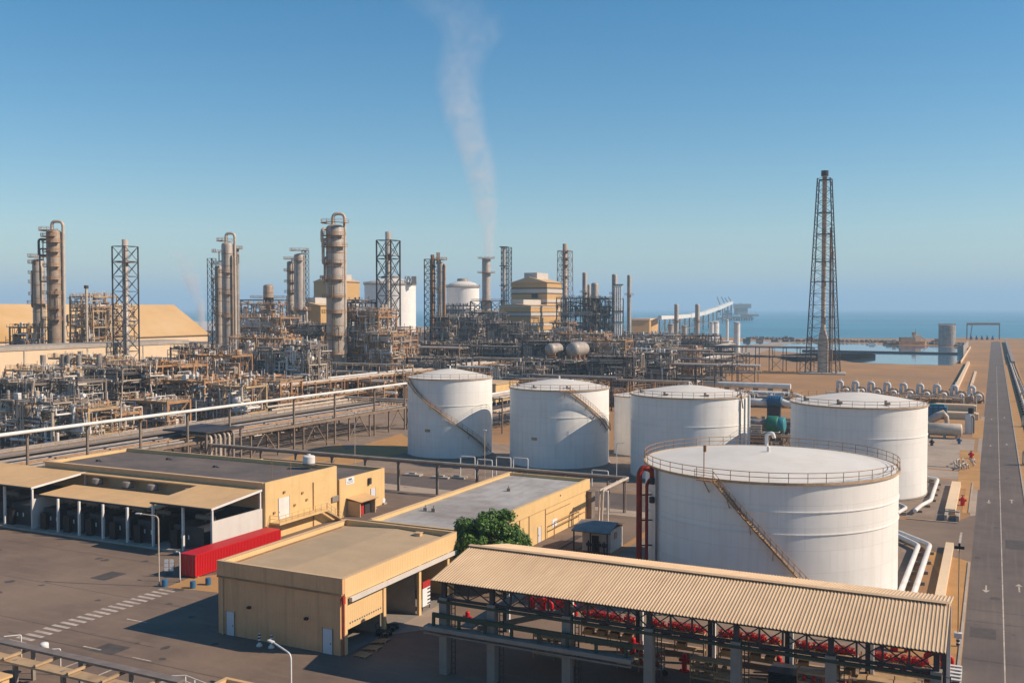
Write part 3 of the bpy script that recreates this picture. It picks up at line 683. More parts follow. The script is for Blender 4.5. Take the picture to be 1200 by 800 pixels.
B().vcyl(p[0],p[1],H+.14,H+1.5,.95,20,.25).build('body','white_paint',t_); B().vcyl(p[0],p[1],H+1.7,H+1.9,.25,12).build('lid','white_paint',t_)
B().lathe([(.9,H+.145),(.97,H+.15),(.97,H+.5)],p[0],p[1],20).build('band','pipe_grey',t_)
b=B(); b.tube((-94,112,H),(-94,112,H+3),.04,5); b.tube((-93,115,H),(-93,115,H+2.6),.04,5); b.build('lightning_rod','steel_rust',t)
# roof vents as part of building
b=B()
for u,v in ((115,540),(197,538),(252,547),(213,533),(330,541)):
    q=at(u,v,H-.4); b.cb(q.x,q.y,H-.45,.5,.5,.3); b.cb(q.x+.4,q.y,H-.45,.9,.12,.12)
b.build('roof_fitting','steel_dark',t)
# building 2 
X0b,X1b,Y0b,Y1b,Hb=-118,-92.0,125.6,138.3,6.0
t=thing('substation_building','lower yellow building with a grey roof and a white wall sign beside the generator building','building',((X0b+X1b)/2,Y0b,0))
B().box(X1b-.3,X1b,Y0b,Y1b,0,Hb+.1).build('side_wall','yellow_wall',t)
B().box(X0b,X1b-.3,Y0b,Y0b+.3,0,Hb-.1).build('front_wall','yellow_wall',t); B().box(X0b,X1b-.3,Y1b-.3,Y1b,0,Hb).build('back_wall','yellow_wall',t); B().box(X0b,X0b+.3,Y0b+.3,Y1b-.3,0,Hb).build('far_side_wall','yellow_wall',t)
B().box(X0b+.3,X1b-.3,Y0b+.3,Y1b-.3,Hb-.7,Hb-.35).build('roof','roof_dark',t); B().box(X0b,X1b-.31,Y1b-.35,Y1b+.05,Hb+.002,Hb+.14).build('coping','parapet',t)
door(t,134.2,135.5,X1b,.3,3.2,'door_white','y')
def wp(u,v,X=X1b):
    d=ray(u,v); return CAM+d*(X/d.x)
q=wp(410,563); sg=B().box(X1b+.01,X1b+.06,q.y-1.1,q.y+1.1,q.z-.55,q.z+.55).build('wall_sign','sign_white',t)
b=B(); b.box(X1b+.061,X1b+.07,q.y-.45,q.y+.45,q.z+.1,q.z+.38)
for k in range(9): b.box(X1b+.061,X1b+.07,q.y-.9+k*.2,q.y-.77+k*.2,q.z-.12,q.z-.02)
for k in range(8): b.box(X1b+.061,X1b+.07,q.y-.8+k*.2,q.y-.67+k*.2,q.z-.36,q.z-.26)
b.build('sign_text','sign_ink',sg)
q=wp(393,584); B().box(X1b+.01,X1b+.06,q.y-.8,q.y+.8,q.z-.45,q.z+.45).build('wall_plaque','pipe_grey',t)
q=wp(432,564); B().box(X1b+.01,X1b+.4,q.y-.3,q.y+.3,q.z-.4,q.z+.6).build('wall_box','steel_dark',t)
# small lean-to booth
p=at(414,605); X=X1b+.1; yb=127.6
t=thing('booth','tan lean-to booth with red equipment inside against the yellow wall','booth',(X+1,yb,0))
B().box(X,X+2.4,yb,yb+.15,0,2.4).box(X,X+2.4,yb+4.2,yb+4.35,0,2.4).build('wall','parapet',t)
b=B(); b.add([(X,yb-.3,2.9),(X+2.8,yb-.3,2.45),(X+2.8,yb+4.7,2.45),(X,yb+4.7,2.9)],[(0,1,2,3)]); b.add([(X,yb-.3,2.82),(X+2.8,yb-.3,2.38),(X+2.8,yb+4.7,2.38),(X,yb+4.7,2.82)],[(3,2,1,0)]); b.build('roof','canopy',t)
B().box(X+.3,X+1.6,yb+.9,yb+2.2,.05,1.9).build('red_cabinet','red_dull',t); B().box(X+.3,X+1.6,yb+2.5,yb+3.9,.05,1.8).build('grey_cabinet','steel_dark',t)
for i,(u,v) in enumerate(((434,596),(446,590))):
    p=at(u,v); t=thing('pump_set',('small black pump with pale casing at the substation wall foot','tan pump at the outer corner of the substation wall')[i],'pump',(p.x,p.y,0))
    B().cb(p.x,p.y,0.02,2,.9,.25).build('base_plate','concrete',t); B().tube((p.x-.8,p.y,.7),(p.x+.2,p.y,.7),.35,12).build('motor',('steel_dark','steel_tan')[i],t); B().tube((p.x+.3,p.y,.65),(p.x+.7,p.y,.65),.42,12).build('casing','white_paint',t)
# --- canopies with generator bays
EX=.0
t=thing('generator_shelter','tan canopies over a row of open generator bays facing the parking yard','shelter',(-115,98,0))
XL,XM0,XM1,XR=-165,-127.6,-103.6,-92.6
b=B()
def slabq(b,x0,x1,ya,za,yb,zb,th=.18):
    b.add([(x0,ya,za),(x1,ya,za),(x1,yb,zb),(x0,yb,zb),(x0,ya,za-th),(x1,ya,za-th),(x1,yb,zb-th),(x0,yb,zb-th)],[(0,1,2,3),(7,6,5,4),(0,4,5,1),(1,5,6,2),(2,6,7,3),(3,7,4,0)])
slabq(b,XL,XM0,98.2,6.5,108.2,7.4); slabq(b,XM1,XR,98.2,6.5,108.2,7.4); slabq(b,XM0,XM1,107.0,7.29,108.2,7.4); b.build('canopy_roof','canopy',t)
b=B(); slabq(b,XM0+.1,XM1-.1,99.4,5.3,105.6,5.75); b.build('canopy_roof','canopy',t)
b=B()
for (x0,x1,y,z) in ((XL,XM0,98.1,6.3),(XM1,XR+.05,98.1,6.3),(XM0+.1,XM1-.1,99.3,5.12)): b.box(x0,x1,y-.06,y+.04,z-.05,z+.14)
b.build('gutter','steel_dark',t)
for x in (XM0,XR):
    b=B(); b.add([(x+.02,98.1,6.55),(x+.02,108.1,7.45),(x+.02,108.1,7.15),(x+.02,98.1,6.25),(x+.1,98.1,6.55),(x+.1,108.1,7.45),(x+.1,108.1,7.15),(x+.1,98.1,6.25)],[(0,1,2,3),(7,6,5,4),(0,4,5,1),(2,6,7,3),(0,3,7,4)])
    b.build('rake_trim','white_paint',t)
for x in (XM0-.3,XR-.3):
    B().box(x,x+.3,98.3,108.2,0,4.7).build('side_wall','white_wall',t)
    for yy in (98.35,107.8): B().box(x+.02,x+.26,yy,yy+.24,4.71,6.2 if yy<100 else 7.1).build('post','white_paint',t)
B().box(XL,XR-.31,107.9,108.25,0,4.6).build('back_wall','panel_dark',t)  # near-black colour paints in the deep shade inside the bays
for x in (-122.4,-118.0,-113.2,-108.4,-103.5,-98.0,-134,-141,-148):
    B().box(x-.14,x+.14,98.4,98.7,0,5.2 if XM0<x<XM1-.3 else 6.2).build('post','white_paint',t)
    if XM0<x<XM1+.5: B().box(x-.1,x+.1,101.5,107.8,0,3.0).build('partition','steel_dark',t)  # partitions coloured dark to carry the painted bay shade
b=B(); b.box(XL,XR,98.0,108,.0,.28); b.build('plinth','concrete',t)
rnd=random.Random(11)
gl=[(-125.2,'in the bay next to the white wall edge'),(-120.3,'in the second small bay'),(-115.7,'in the third small bay'),(-110.9,'in the fourth small bay'),(-106.1,'in the fifth small bay'),(-98.2,'in the tall right bay behind the red container'),(-131.5,'in the tall left bay beside the white wall'),(-138.5,'in the tall left bay at the picture edge')]
for i,(x,l) in enumerate(gl):
    w_=4.0 if i in(0,1,2,3,4) else 6.0
    t=thing('generator_set','dark generator set '+l,'generator',(x,102,.28))
    B().box(x-w_/2+.2,x+w_/2-.2,99.5,105.6,.29,.6).build('skid','steel_dark',t)
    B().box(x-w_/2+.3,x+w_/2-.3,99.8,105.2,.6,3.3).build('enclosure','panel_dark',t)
    B().box(x-w_/2+.5,x-w_/2+1.7,98.9,99.45,.29,2.7).build('control_cabinet','black',t)
    for k in range(2):
        q=x-w_/2+1.0+k*1.3; B().box(q+.6,q+.8,99.73,99.79,1.5,2.1).build('gauge_panel','sign_white',t)
    b=B(); b.drum((x-w_/4,103,3.9),(x+w_/4,103,3.9),.38,12); b.build('silencer','pipe_grey',t)
    b=B(); b.pipe([(x,103,3.3),(x,103,4.3),(x,106.5,4.5)],.14,8); b.build('exhaust_pipe','pipe_grey',t)
for i,x in enumerate((-124,-117.5,-112.4,-105)):
    q=thing('fuel_day_tank',('round grey header tank above the small canopy, farthest left','round grey header tank above the small canopy, second from the left','round grey header tank above the small canopy, third from the left','round grey header tank above the small canopy, farthest right')[i],'tank',(x,107,5.9))
    B().vcyl(x,107.0,5.9,6.7,.8,18,.15).build('body','pipe_grey',q); B().ring(x,107,5.88,6.0,.75,.86,18).build('base','steel_dark',q)
# --- red container
cx0,cx1,cy0,cy1=-89.7,-87.2,89.6,105.6
t=thing('shipping_container','long bright red shipping container beside the white shelter wall','container',((cx0+cx1)/2,cy0,.15))
b=B().box(cx0,cx1,cy0,cy1,.15,2.85); 
b.build('body','red_paint',t)
b=B(); 
for y in [cy0+.35+k*.28 for k in range(56)]: b.box(cx1+.001,cx1+.055,y,y+.14,.3,2.72)
for xx in (cx0,cx1):
    b.box(xx-.03,xx+.03,cy0-.03,cy0+.12,.15,2.87); b.box(xx-.03,xx+.03,cy1-.12,cy1+.03,.15,2.87)
for zz in (.15,2.74): b.box(cx1-.02,cx1+.03,cy0+.13,cy1-.13,zz,zz+.13)
b.build('frame','red_paint',t)
b=B()
for xx in (cx0,cx1):
    for yy in (cy0,cy1):
        for zz in (.12,2.74): b.cb(xx,yy,zz,.2,.2,.16)
b.build('corner_casting','steel_dark',t)
b=B()
for k in range(4): x=cx0+.35+k*.6; b.tube((x,cy0-.04,.3),(x,cy0-.04,2.7),.025,6)
b.build('door_bar','pipe_grey',t)
b=B()
for yy in (cy0+.5,cy0+8,cy1-.5): b.box(cx0,cx1,yy-.15,yy+.15,.02,.149)
b.build('skid','timber',t)
sheet('soil_patch',[at(195,688),at(222,677),at(262,672),at(300,690),at(262,695),at(225,691)],'ochre_soil',.03)
for i,(u,v) in enumerate(((193,687),(226,689),(244,685))):
    p=at(u,v); t=thing('barrel',('blue barrel at the foot of the lamp post','blue barrel at the near end of the soil patch','blue barrel lying closest to the red container side')[i],'barrel',(p.x,p.y,0))
    B().vcyl(p.x,p.y,0.03,.85,.33,16,.03).build('drum','blue_paint',t); b=B()
    for z in (.3,.58): b.ring(p.x,p.y,z,z+.04,.331,.35,16)
    b.build('hoop','blue_paint',t)
# info frame
p=at(197,676)
t=thing('notice_frame','white framed notice rack on short posts between the lamp post and red container','sign',(p.x,p.y,0))
b=B()
for k in range(2):
    for j in range(3): b.cb(p.x-.28+k*.56,p.y+.3*k,.75+j*.5,.46,.06,.42,.5)
b.build('panel','sign_white',t); b=B()
for k in (-.5,.5): b.tube((p.x+k,p.y+.25+k*.5,0),(p.x+k,p.y+.25+k*.5,2.3),.04,6)
b.build('post','steel_grey',t)
def lamp(p,h,arm,label,m='steel_grey',r=.08,head=(.7,.3)):
    t=thing('lamp_post',label,'lamp post',(p.x,p.y,0)); d=Vector(arm)
    b=B(); b.pipe([(p.x,p.y,0),(p.x,p.y,h),(p.x+d.x,p.y+d.y,h+d.z)],r,8,.5); b.build('pole',m,t)
    B().cb(p.x+d.x*1.12,p.y+d.y*1.12,h+d.z-.06,head[0],head[1],.14,math.atan2(d.y,d.x)).build('lamp_head','white_paint',t)
    B().vcyl(p.x,p.y,0,.35,r*2,10).build('base','concrete_grey',t); return t
lamp(at(186.5,687),8.4,(-2.2,-.6,.2),'grey lamp post with a curved arm in front of the generator bays','pipe_pale')
lamp(at(211,682),3.7,(-.5,.1,-.1),'short pale post with a small camera arm beside the red container','white_paint',.07,(.3,.2))
q=aty(330,764,66.0); lamp(Vector((q.x+1.0,66,0)),6.0+q.z*0+ (q.z-6.0),(-2.6,.8,.4),'curved white lamp post in front of the tan workshop','white_paint')
lamp(at(568,573),10.5,(0,0,.3),'thin pale lamp mast between the two left tanks','pipe_pale',.07)
lamp(at(722.5,566),7.6,(.9,.3,.1),'thin white lamp post right of the second tank','white_paint',.07)
lamp(at(416,560),12.5,(0,0,.3),'thin tall mast behind the substation building','pipe_pale',.06)
p=at(1122.5,757)
t=thing('light_mast','slender light mast with a striped foot beside the end of the shed','mast',(p.x,p.y,0))
B().tube((p.x,p.y,.9),(p.x,p.y,9.6),.07,8,.05).build('pole','steel_tan',t); b=B(); b.cb(p.x,p.y,9.6,.9,.25,.25); b.cb(p.x,p.y,9.85,.2,.2,.3); b.build('floodlight','black',t)
b=B().vcyl(p.x,p.y,0,.9,.16,10); b.build('foot','white_paint',t); b=B()
for z in (.15,.5): b.ring(p.x,p.y,z,z+.18,.161,.17,10)
b.build('stripe','black',t)
B().cb(p.x,p.y-.1,.9,.7,.5,.5).build('junction_box','white_paint',t)
# --- pipe bridge in front of the tanks
t=thing('pipe_bridge','dark overhead pipe line on paired posts crossing in front of the tank row','pipe rack',(-90,149.5,0))
x0=aty(238,519,149.5).x; 
b=B(); b.pipe([(-143,149.5,5.7),(-52.6,149.5,5.7),(-52.4,137.5,5.7),(-52.4,136.8,.2)],.2,8,.5); b.pipe([(-143,150.1,5.5),(-53.4,150.1,5.5),(-53.2,138.3,5.5),(-53.2,137.6,.2)],.14,8,.4); b.build('pipe','pipe_pale',t)
b=B(); b.box(-143,-53.4,149.2,149.35,5.2,5.42).box(-143,-53.4,150.25,150.4,5.2,5.42); b.build('beam','steel_grey',t)
for x in (-136,-128,-119.5,-111,-103.5,-96.3,-88.2,-80.2,-72,-64,-56,-53.2):
    b=B().box(x-.22,x-.08,149.15,149.45,0,5.2).box(x+.08,x+.22,149.15,149.45,0,5.2).box(x-.3,x+.3,149.1,150.5,5.0,5.19); b.build('leg','steel_grey',t)
B().box(-53.6,-53.4,138.6,138.8,0,5.3).box(-52.2,-52.0,138.6,138.8,0,5.3).box(-53.6,-52.0,138.5,138.9,5.3,5.45).build('leg','white_paint',t)
# hoops near tank 1
for i,(u,v) in enumerate(((548,560),(568,562),(590,557),(610,556),(703,570))):
    p=at(u,v); b=B(); b.pipe([(p.x-1.6,p.y,0),(p.x-1.6,p.y,4.2-.3*i%2),(p.x+1.6,p.y,4.2-.3*i%2),(p.x+1.6,p.y,0)],.12,8)
    solo('pipe_hoop',b,'white_paint',('white pipe hoop below the tall left tank','white pipe hoop right of the first one below the tall tank','white pipe hoop between the two left tanks','white pipe hoop at the left foot of the second tank','white pipe hoop at the right foot of the second tank')[i],'pipes',(p.x,p.y,0))
rnd=random.Random(5)
for i,(u,v,l) in enumerate(((484,557,'flat concrete slab beside the street behind the substation'),(517,560,'long flat concrete slab between the pipe bridge posts'),(424,575,'concrete plinth behind the substation corner'),(536,560,'small pump plinth near the last pipe bridge posts'))):
    p=at(u,v); b=B().cb(p.x,p.y,0,3.6,1.8,.35,.1); b.cb(p.x,p.y,.35,1.2,.8,.3,.1); solo('concrete_plinth',b,'concrete',l,'plinth',(p.x,p.y,0))
# --- tree
def tree(x,y,z0,label,h,R,seed):
    rnd=random.Random(seed); t=thing('broadleaf_tree',label,'tree',(x,y,0))
    b=B(); b.sweep([(x,y,0),(x+.1,y,1.4),(x,y+.1,2.8)],[.38,.3,.26],10)
    cl=[]
    for i in range(9):
        a=i*2.4; e=(x+R*.55*math.cos(a),y+R*.55*math.sin(a),z0+ (h-z0)*(.25+.5*rnd.random())); b.sweep([(x,y+.1,2.5),((x+e[0])/2,(y+e[1])/2,(2.5+e[2])/2+.4),e],[.2,.12,.05],6)
    b.build('trunk','bark',t)
    zc=(z0+h)/2; rz=(h-z0)/2
    for i in range(150):
        while True:
            q=Vector((rnd.uniform(-1,1),rnd.uniform(-1,1),rnd.uniform(-1,1)))
            if .25<q.length<1: break
        q=q.normalized()*(q.length**.45)*(.97+.09*math.sin(3.1*q.x+5*q.z)*math.cos(4.3*q.y+1))
        cl.append((x+q.x*R*.88,y+q.y*R*.88,zc+q.z*rz*.88,rnd.uniform(.55,1.05)))
    b=B()
    for (cx,cy,cz,r) in cl:
        for k in range(230):
            d=Vector((rnd.gauss(0,1),rnd.gauss(0,1),rnd.gauss(0,1))).normalized()*(r*rnd.random()**.35)
            c=Vector((cx,cy,cz))+d; nrm=(d.normalized()+Vector((rnd.gauss(0,.5),rnd.gauss(0,.5),rnd.gauss(0,.5)+.4))).normalized()
            u_=nrm.orthogonal().normalized(); u_=Matrix.Rotation(rnd.random()*6.28,3,nrm)@u_; v_=nrm.cross(u_); s_=rnd.uniform(.09,.17)
            b.add([tuple(c-u_*s_*1.5),tuple(c-v_*s_*.7),tuple(c+u_*s_*1.5),tuple(c+v_*s_*.7)],[(0,1,2,3)])
    b.build('crown','leaf',t)
tree(-52.5,101.2,.8,'round dense green tree between the workshop and the grey roofed building',9.5,5.1,4)
# --- open shed in front
EZ,RZ=8.7,10.15; YF,YR,YB=74.9,82.3,90.0; XA,XB=-45.0,-2.75
t=thing('open_shed','long open steel shed with a tan ribbed metal roof in the foreground','shed',((XA+XB)/2,YF,0))
def ribbed(x0,x1,ya,za,yb,zb,pitch=.5,hh=.11):
    b=B(); n=int(round((x1-x0)/pitch)); pw=(x1-x0)/n; vs=[]; prof=[]
    for i in range(n):
        q=x0+i*pw
        for dx,dz in ((0,0),(.52*pw,0),(.66*pw,hh),(.86*pw,hh)): prof.append((q+dx,dz))
    prof.append((x1,0)); m=len(prof)
    for (y,z) in ((ya,za),(yb,zb)): vs+= [(q,y,z+d) for q,d in prof]
    b.add(vs,[(i,i+1,m+i+1,m+i) for i in range(m-1)]); b.add([(v[0],v[1],v[2]-.05) for v in vs],[(m+i,m+i+1,i+1,i) for i in range(m-1)]); return b
ribbed(XA,XB,YF,EZ,YR,RZ,.27,.055).build('roof','shed_roof',t); ribbed(XA,XB,YR,RZ,YB,EZ,.27,.055).build('roof','shed_roof',t)
b=B(); b.add([(XA,YR-.35,RZ+.12),(XB,YR-.35,RZ+.12),(XB,YR,RZ+.2),(XA,YR,RZ+.2),(XB,YR+.35,RZ+.12),(XA,YR+.35,RZ+.12)],[(0,1,2,3),(3,2,4,5)]); b.build('ridge_cap','shed_roof',t)
cols=[aty(u,745,76.0).x for u in (521,577,665,761,863,974,1098)]
for x in cols:
    c_=B().box(x-.38,x+.38,75.65,76.45,0,7.0).build('column','concrete_grey',t)
    b=B(); ladder(b,x+.75,76.3,0,6.6,.35); b.build('cable_ladder','steel_dark',c_)
    B().box(x-.2,x+.2,75.8,76.2,7.0,8.35).build('truss_post','steel_dark',t)
cb=[-44.4,-37.4,-30.2,-23.2,-16.2,-9.4,-3.4]
for x in cb:
    B().box(x-.2,x+.2,88.6,89.0,0,8.4).build('back_column','steel_dark',t)
    B().box(x+.21,x+.5,88.6,88.9,0,8.3).build('downpipe','white_paint',t)
b=B()
b.box(XA+.3,XB-.2,75.9,76.1,6.75,6.98); b.box(XA+.3,XB-.2,75.9,76.1,8.25,8.42)
b.box(XA+.3,XB-.2,88.7,88.9,8.25,8.42); b.box(XA+.3,XB-.2,88.7,88.9,6.9,7.05)
for i in range(len(cols)-1):
    n=4 if cols[i+1]-cols[i]>5 else 2
    for j in range(n):
        xa=cols[i]+(cols[i+1]-cols[i])*j/n; xb=cols[i]+(cols[i+1]-cols[i])*(j+1)/n
        b.beam((xa,76,6.95),(xb,76,8.3),.09); b.beam((xa,76,8.3),(xb,76,6.95),.09); b.beam((xb,76,6.9),(xb,76,8.3),.14)
b.build('truss','steel_dark',t)
B().box(XA+.3,XB-.3,75.6,75.82,6.5,6.74).build('crane_beam','steel_green',t)
b=B()
for x in cols+[-41,-33.5]:
    for (ya,za,yb,zb) in ((YF+.2,EZ-.1,YR,RZ-.15),(YR,RZ-.15,YB-.2,EZ-.1)): b.beam((x,ya,za),(x,yb,zb),.22)
    b.beam((x,76,8.3),(x,88.7,8.3),.2)
for k in range(5):
    y=YF+.5+k*(YR-YF-.8)/4; z=EZ+(RZ-EZ)*(y-YF)/(YR-YF)-.16; b.box(XA+.1,XB-.1,y-.05,y+.05,z-.1,z)
    y=YB-.5-k*(YB-YR-.8)/4; z=EZ+(RZ-EZ)*(YB-y)/(YB-YR)-.16; b.box(XA+.1,XB-.1,y-.05,y+.05,z-.1,z)
b.build('roof_frame','steel_dark',t)
XW=aty(745,760,76).x
B().box(XA-.6,XW,74.7,75.6,4.2,4.55).build('walkway_beam','concrete_grey',t)
B().box(XA-.6,XW,74.75,75.0,3.85,4.0).build('walkway_rail','steel_grey',t)
b=B(); b.box(XA+.1,XW,75.0,75.25,5.35,5.75); x=XA+.2
while x<XW: b.box(x-.12,x+.12,75.02,75.24,4.56,5.34); x+=2.6
b.build('guard_frame','steel_green',t)
# cross walkway at shed's left end
b=B(); b.box(-42.8,-41.6,76.5,88.5,4.3,4.45); b.beam((-41.0,76.5,4.4),(-34,88,4.4),.4); b.build('cross_walkway','pipe_grey',t)
sheet('shed_floor',[(XA,YF+.5),(XB,YF+.5),(XB,YB+1),(XA,YB+1)],'asphalt',.03)
# shelving with red valves along the sunlit rear of the shed
rnd=random.Random(21)
def shelfrack(x,y,label,w=5.6):
    t=thing('storage_rack',label,'shelf',(x,y,0))
    b=B()
    for sx in (-1,0,1):
        for yy in (y-.45,y+.45): b.box(x+sx*w/2-.05,x+sx*w/2+.05,yy-.04,yy+.04,0,2.6)
    b.build('upright','steel_rust',t)
    for z in (.5,1.3,2.1): B().box(x-w/2,x+w/2,y-.5,y+.5,z,z+.16).build('shelf','steel_tan',t)
    return t
rx=[-33.8,-27.0,-20.0,-13.0,-6.5]
nm=['leftmost','second from the left','middle','second from the right','rightmost']
valve0=None; crate0=None
def mkvalve(x,y,z):
    t=thing('gate_valve','red gate valve with a handwheel standing on the rear shelves of the shed','valve',(x,y,z),'red valves on the shed shelves')
    B().tube((x-.22,y,z+.22),(x+.22,y,z+.22),.15,10).tube((x-.26,y,z+.22),(x-.2,y,z+.22),.22,12).tube((x+.2,y,z+.22),(x+.26,y,z+.22),.22,12).vcyl(x,y,z+.22,z+.55,.09,8).build('body','red_paint',t)
    b=B(); 
    for i in range(12):
        a=i*PI/6; b.tube((x+.2*math.cos(a),y+.2*math.sin(a),z+.58),(x+.2*math.cos(a+PI/6),y+.2*math.sin(a+PI/6),z+.58),.03,4)
    b.tube((x-.2,y,z+.58),(x+.2,y,z+.58),.02,4); b.build('handwheel','red_dull',t); return t
for i,x in enumerate(rx):
    shelfrack(x,90.6,'tan storage rack of red valves behind the shed, '+nm[i]+' in its row')
    for z in (2.26,):
        k=0
        while k<12:
            if rnd.random()<.9:
                q=(x-2.6+k*.47,90.5+rnd.uniform(-.15,.15),z)
                if valve0 is None: valve0=mkvalve(*q); w0=Vector(valve0['_w'])
                else: dup(valve0,q[0]-w0.x,q[1]-w0.y,q[2]-w0.z)
            k+=1
for i,x in enumerate(rx):
    for k in range(11):
        if rnd.random()<.5: dup(valve0,x-2.5+k*.47-w0.x,90.15-w0.y,1.46-w0.z)
    for k in range(11):
        if rnd.random()<.55: dup(valve0,x-2.5+k*.47-w0.x,90.85+.0*k-w0.y,2.26-w0.z)
for i,x in enumerate(rx):
    for j,z in enumerate((.66,)):
        for k in range(4):
            if rnd.random()<.75:
                q=(x-2.1+k*1.35,90.5)
                if crate0 is None:
                    crate0=thing('crate','pale open crate of fittings on the lower boards of the rear shed racks','crate',(q[0],q[1],z),'crates on the shed shelves'); c0=(q[0],q[1],z)
                    b=B(); b.box(q[0]-.45,q[0]+.45,q[1]-.4,q[1]-.36,z,z+.42).box(q[0]-.45,q[0]+.45,q[1]+.36,q[1]+.4,z,z+.42).box(q[0]-.45,q[0]-.41,q[1]-.36,q[1]+.36,z,z+.42).box(q[0]+.41,q[0]+.45,q[1]-.36,q[1]+.36,z,z+.42).box(q[0]-.41,q[0]+.41,q[1]-.36,q[1]+.36,z,z+.04); b.build('box','timber',crate0)
                    b=B(); 
                    for m in range(6): b.vcyl(q[0]-.3+m*.12,q[1]+.1*(m%3-1),z+.05,z+.34,.07,6)
                    b.build('fittings','pipe_rust',crate0)
                else: dup(crate0,q[0]-c0[0],q[1]-c0[1],z-c0[2])
# rows of darker racks inside the shed
inner=[(-36.5,83.5),(-28.5,84.5),(-21.5,84.0),(-12.5,85.0),(-18.5,80.6),(-7,85.6)]
for i,(x,y) in enumerate(inner):
    shelfrack(x,y,'rack in the shade inside the open shed, '+('first','second','third','fourth','fifth','sixth')[i]+' bay from the workshop side',4.2)
    tf=thing('pipe_fittings',('dull red','rusty')[0 if i%2 else 1]+' fittings stacked on the shaded rack number '+('one','two','three','four','five','six')[i]+' from the workshop side','fittings',(x,y,.66))
    for k in range(5):
        q=x-1.6+k*.8; B().drum((q,y-.2,1.69),(q,y+.2,1.69),.22,8,.2).build('fitting','red_dull' if i%2 else 'pipe_rust',tf); B().vcyl(q,y,.67,1.1,.2,8).build('fitting','red_dull' if i%2 else 'pipe_rust',tf)
for i,(u,v,l) in enumerate(((548,720,'red post hydrant seen through the shed left end'),(742,752,'red standing valve between two shed columns'),(802,772,'red round valve on the shed floor near the middle'),(913,775,'tall red hydrant in the right half of the shed'),(622,705,'pink faded drum on a stand behind the shed left bays'))):
    p=at(u,v+14,0) if i!=4 else at(622,712,0)
    t=thing('fire_hydrant',l,'hydrant',(p.x,p.y,0)); m='red_paint'
    B().vcyl(p.x,p.y,0,1.5,.24,12,.15).build('barrel',m,t); B().tube((p.x-.5,p.y,1.0),(p.x+.5,p.y,1.0),.15,10).build('outlet',m,t); B().vcyl(p.x,p.y,.02,.12,.45,12).build('flange',m,t)
# red deluge valve skids behind shed seen under the truss
for i,(u,v) in enumerate(((636,706),(664,711),(684,706),(1048,752),(1100,770),(604,690),(655,704))):
    p=at(u,v,.8); t=thing('deluge_valve','red deluge valve cluster '+('behind the shed, third column gap','behind the shed over the third column','behind the shed right of the third column','near the shed right end','at the extreme right end of the shed','behind the shed, second column gap','behind the shed beside the third column')[i],'valve',(p.x,p.y,0))
    B().vcyl(p.x,p.y,0,1.6,.35,12,.2).build('body','red_paint',t); b=B(); b.pipe([(p.x-1.1,p.y,.1),(p.x-1.1,p.y,1.1),(p.x+1.1,p.y,1.1),(p.x+1.1,p.y,.1)],.22,8); b.build('pipe','red_paint',t)
    B().tube((p.x,p.y-.5,1.2),(p.x,p.y-.42,1.2),.4,14).build('handwheel','red_dull',t)
# carton stacks
for i,(u,v,l) in enumerate(((1040,800,'stack of tan timber sheets under the right end of the shed roof'),(935,790,'dark tarpaulin covered stack in the right half of the shed'))):
    p=at(u,v-6,1.6); t=thing('board_stack',l,'stack',(p.x,p.y,0)); b=B()
    for k in range(7): b.cb(p.x+.05*math.sin(k*3),p.y,.15+k*.2,4.6,2.6,.17,0)
    b.build('boards',('timber','panel_dark')[i],t); b=B(); 
    for k in (-1.6,0,1.6): b.cb(p.x+k,p.y,.03,.15,2.6,.12)
    b.build('bearer','steel_dark',t)
p=at(772,790,0)
t=thing('scooter','pale two wheeled scooter parked under the middle of the shed','scooter',(p.x,p.y,0))
for k in (-.6,.6): B().tube((p.x+k,p.y-.05,.26),(p.x+k,p.y+.05,.26),.26,14).build('wheel','black',t)
b=B(); b.pipe([(p.x-.6,p.y,.3),(p.x-.4,p.y,.7),(p.x+.2,p.y,.4),(p.x+.55,p.y,1.1)],.09,8); b.build('frame','white_paint',t); B().cb(p.x-.35,p.y,.72,.6,.28,.12).build('seat','black',t); B().tube((p.x+.55,p.y-.3,1.1),(p.x+.55,p.y+.3,1.1),.03,6).build('handlebar','steel_dark',t)
p=at(1118,795,0); b=B()
for k in range(5): b.box(p.x-1.0,p.x+.6,p.y-2+k*.9,p.y-1.6+k*.9,.5,.62)
b.box(p.x-1.0,p.x-.9,p.y-2.2,p.y+2.2,.05,.5); b.box(p.x+.5,p.x+.6,p.y-2.2,p.y+2.2,.05,.5)
solo('pipe_rack_stand',b,'white_paint','low white slatted stand on the tarmac at the right end of the shed','stand',(p.x,p.y,0))
# --- bottom-left cable rack
t=thing('cable_rack','elevated cable tray and tan walkway crossing the near left corner of the yard','rack',(-75,57,0))
B().box(-98,-58.6,58.1,59.0,2.75,2.95).build('cable_tray','steel_grey',t)
B().box(-98,-60.6,56.2,57.5,2.2,2.38).build('walkway','steel_tan',t)
b=B()
for x in range(-97,-59,4): b.box(x-.12,x+.12,56.2,59.2,2.45,2.65)
b.build('cross_beam','steel_tan',t)
for x in (-89,-81.5,-76.2,-70.2,-64.2): B().box(x-.16,x+.16,56.6,56.95,0,2.4).box(x-.12,x+.12,58.4,58.7,0,2.7).build('leg','pipe_grey',t)
b=B()
for k in range(4): b.pipe([(-98,55.4-.4*k,1.2),(-79+2.5*k,55.4-.4*k,1.2),(-78+2.5*k,53,.6),(-78+2.5*k,50,.6)],.13,8)
b.build('pipe','pipe_rust',t)
b=B(); b.pipe([(-81.2,59.4,2.9),(-80.2,60.4,2.9),(-80.2,60.4,0)],.06,6); b.pipe([(-75.6,60,2.4),(-75.0,60.4,2.4),(-75.0,60.4,0)],.06,6); b.vcyl(-76.6,60,2.0,2.7,.4,10,.2); b.build('bracket','white_paint',t)
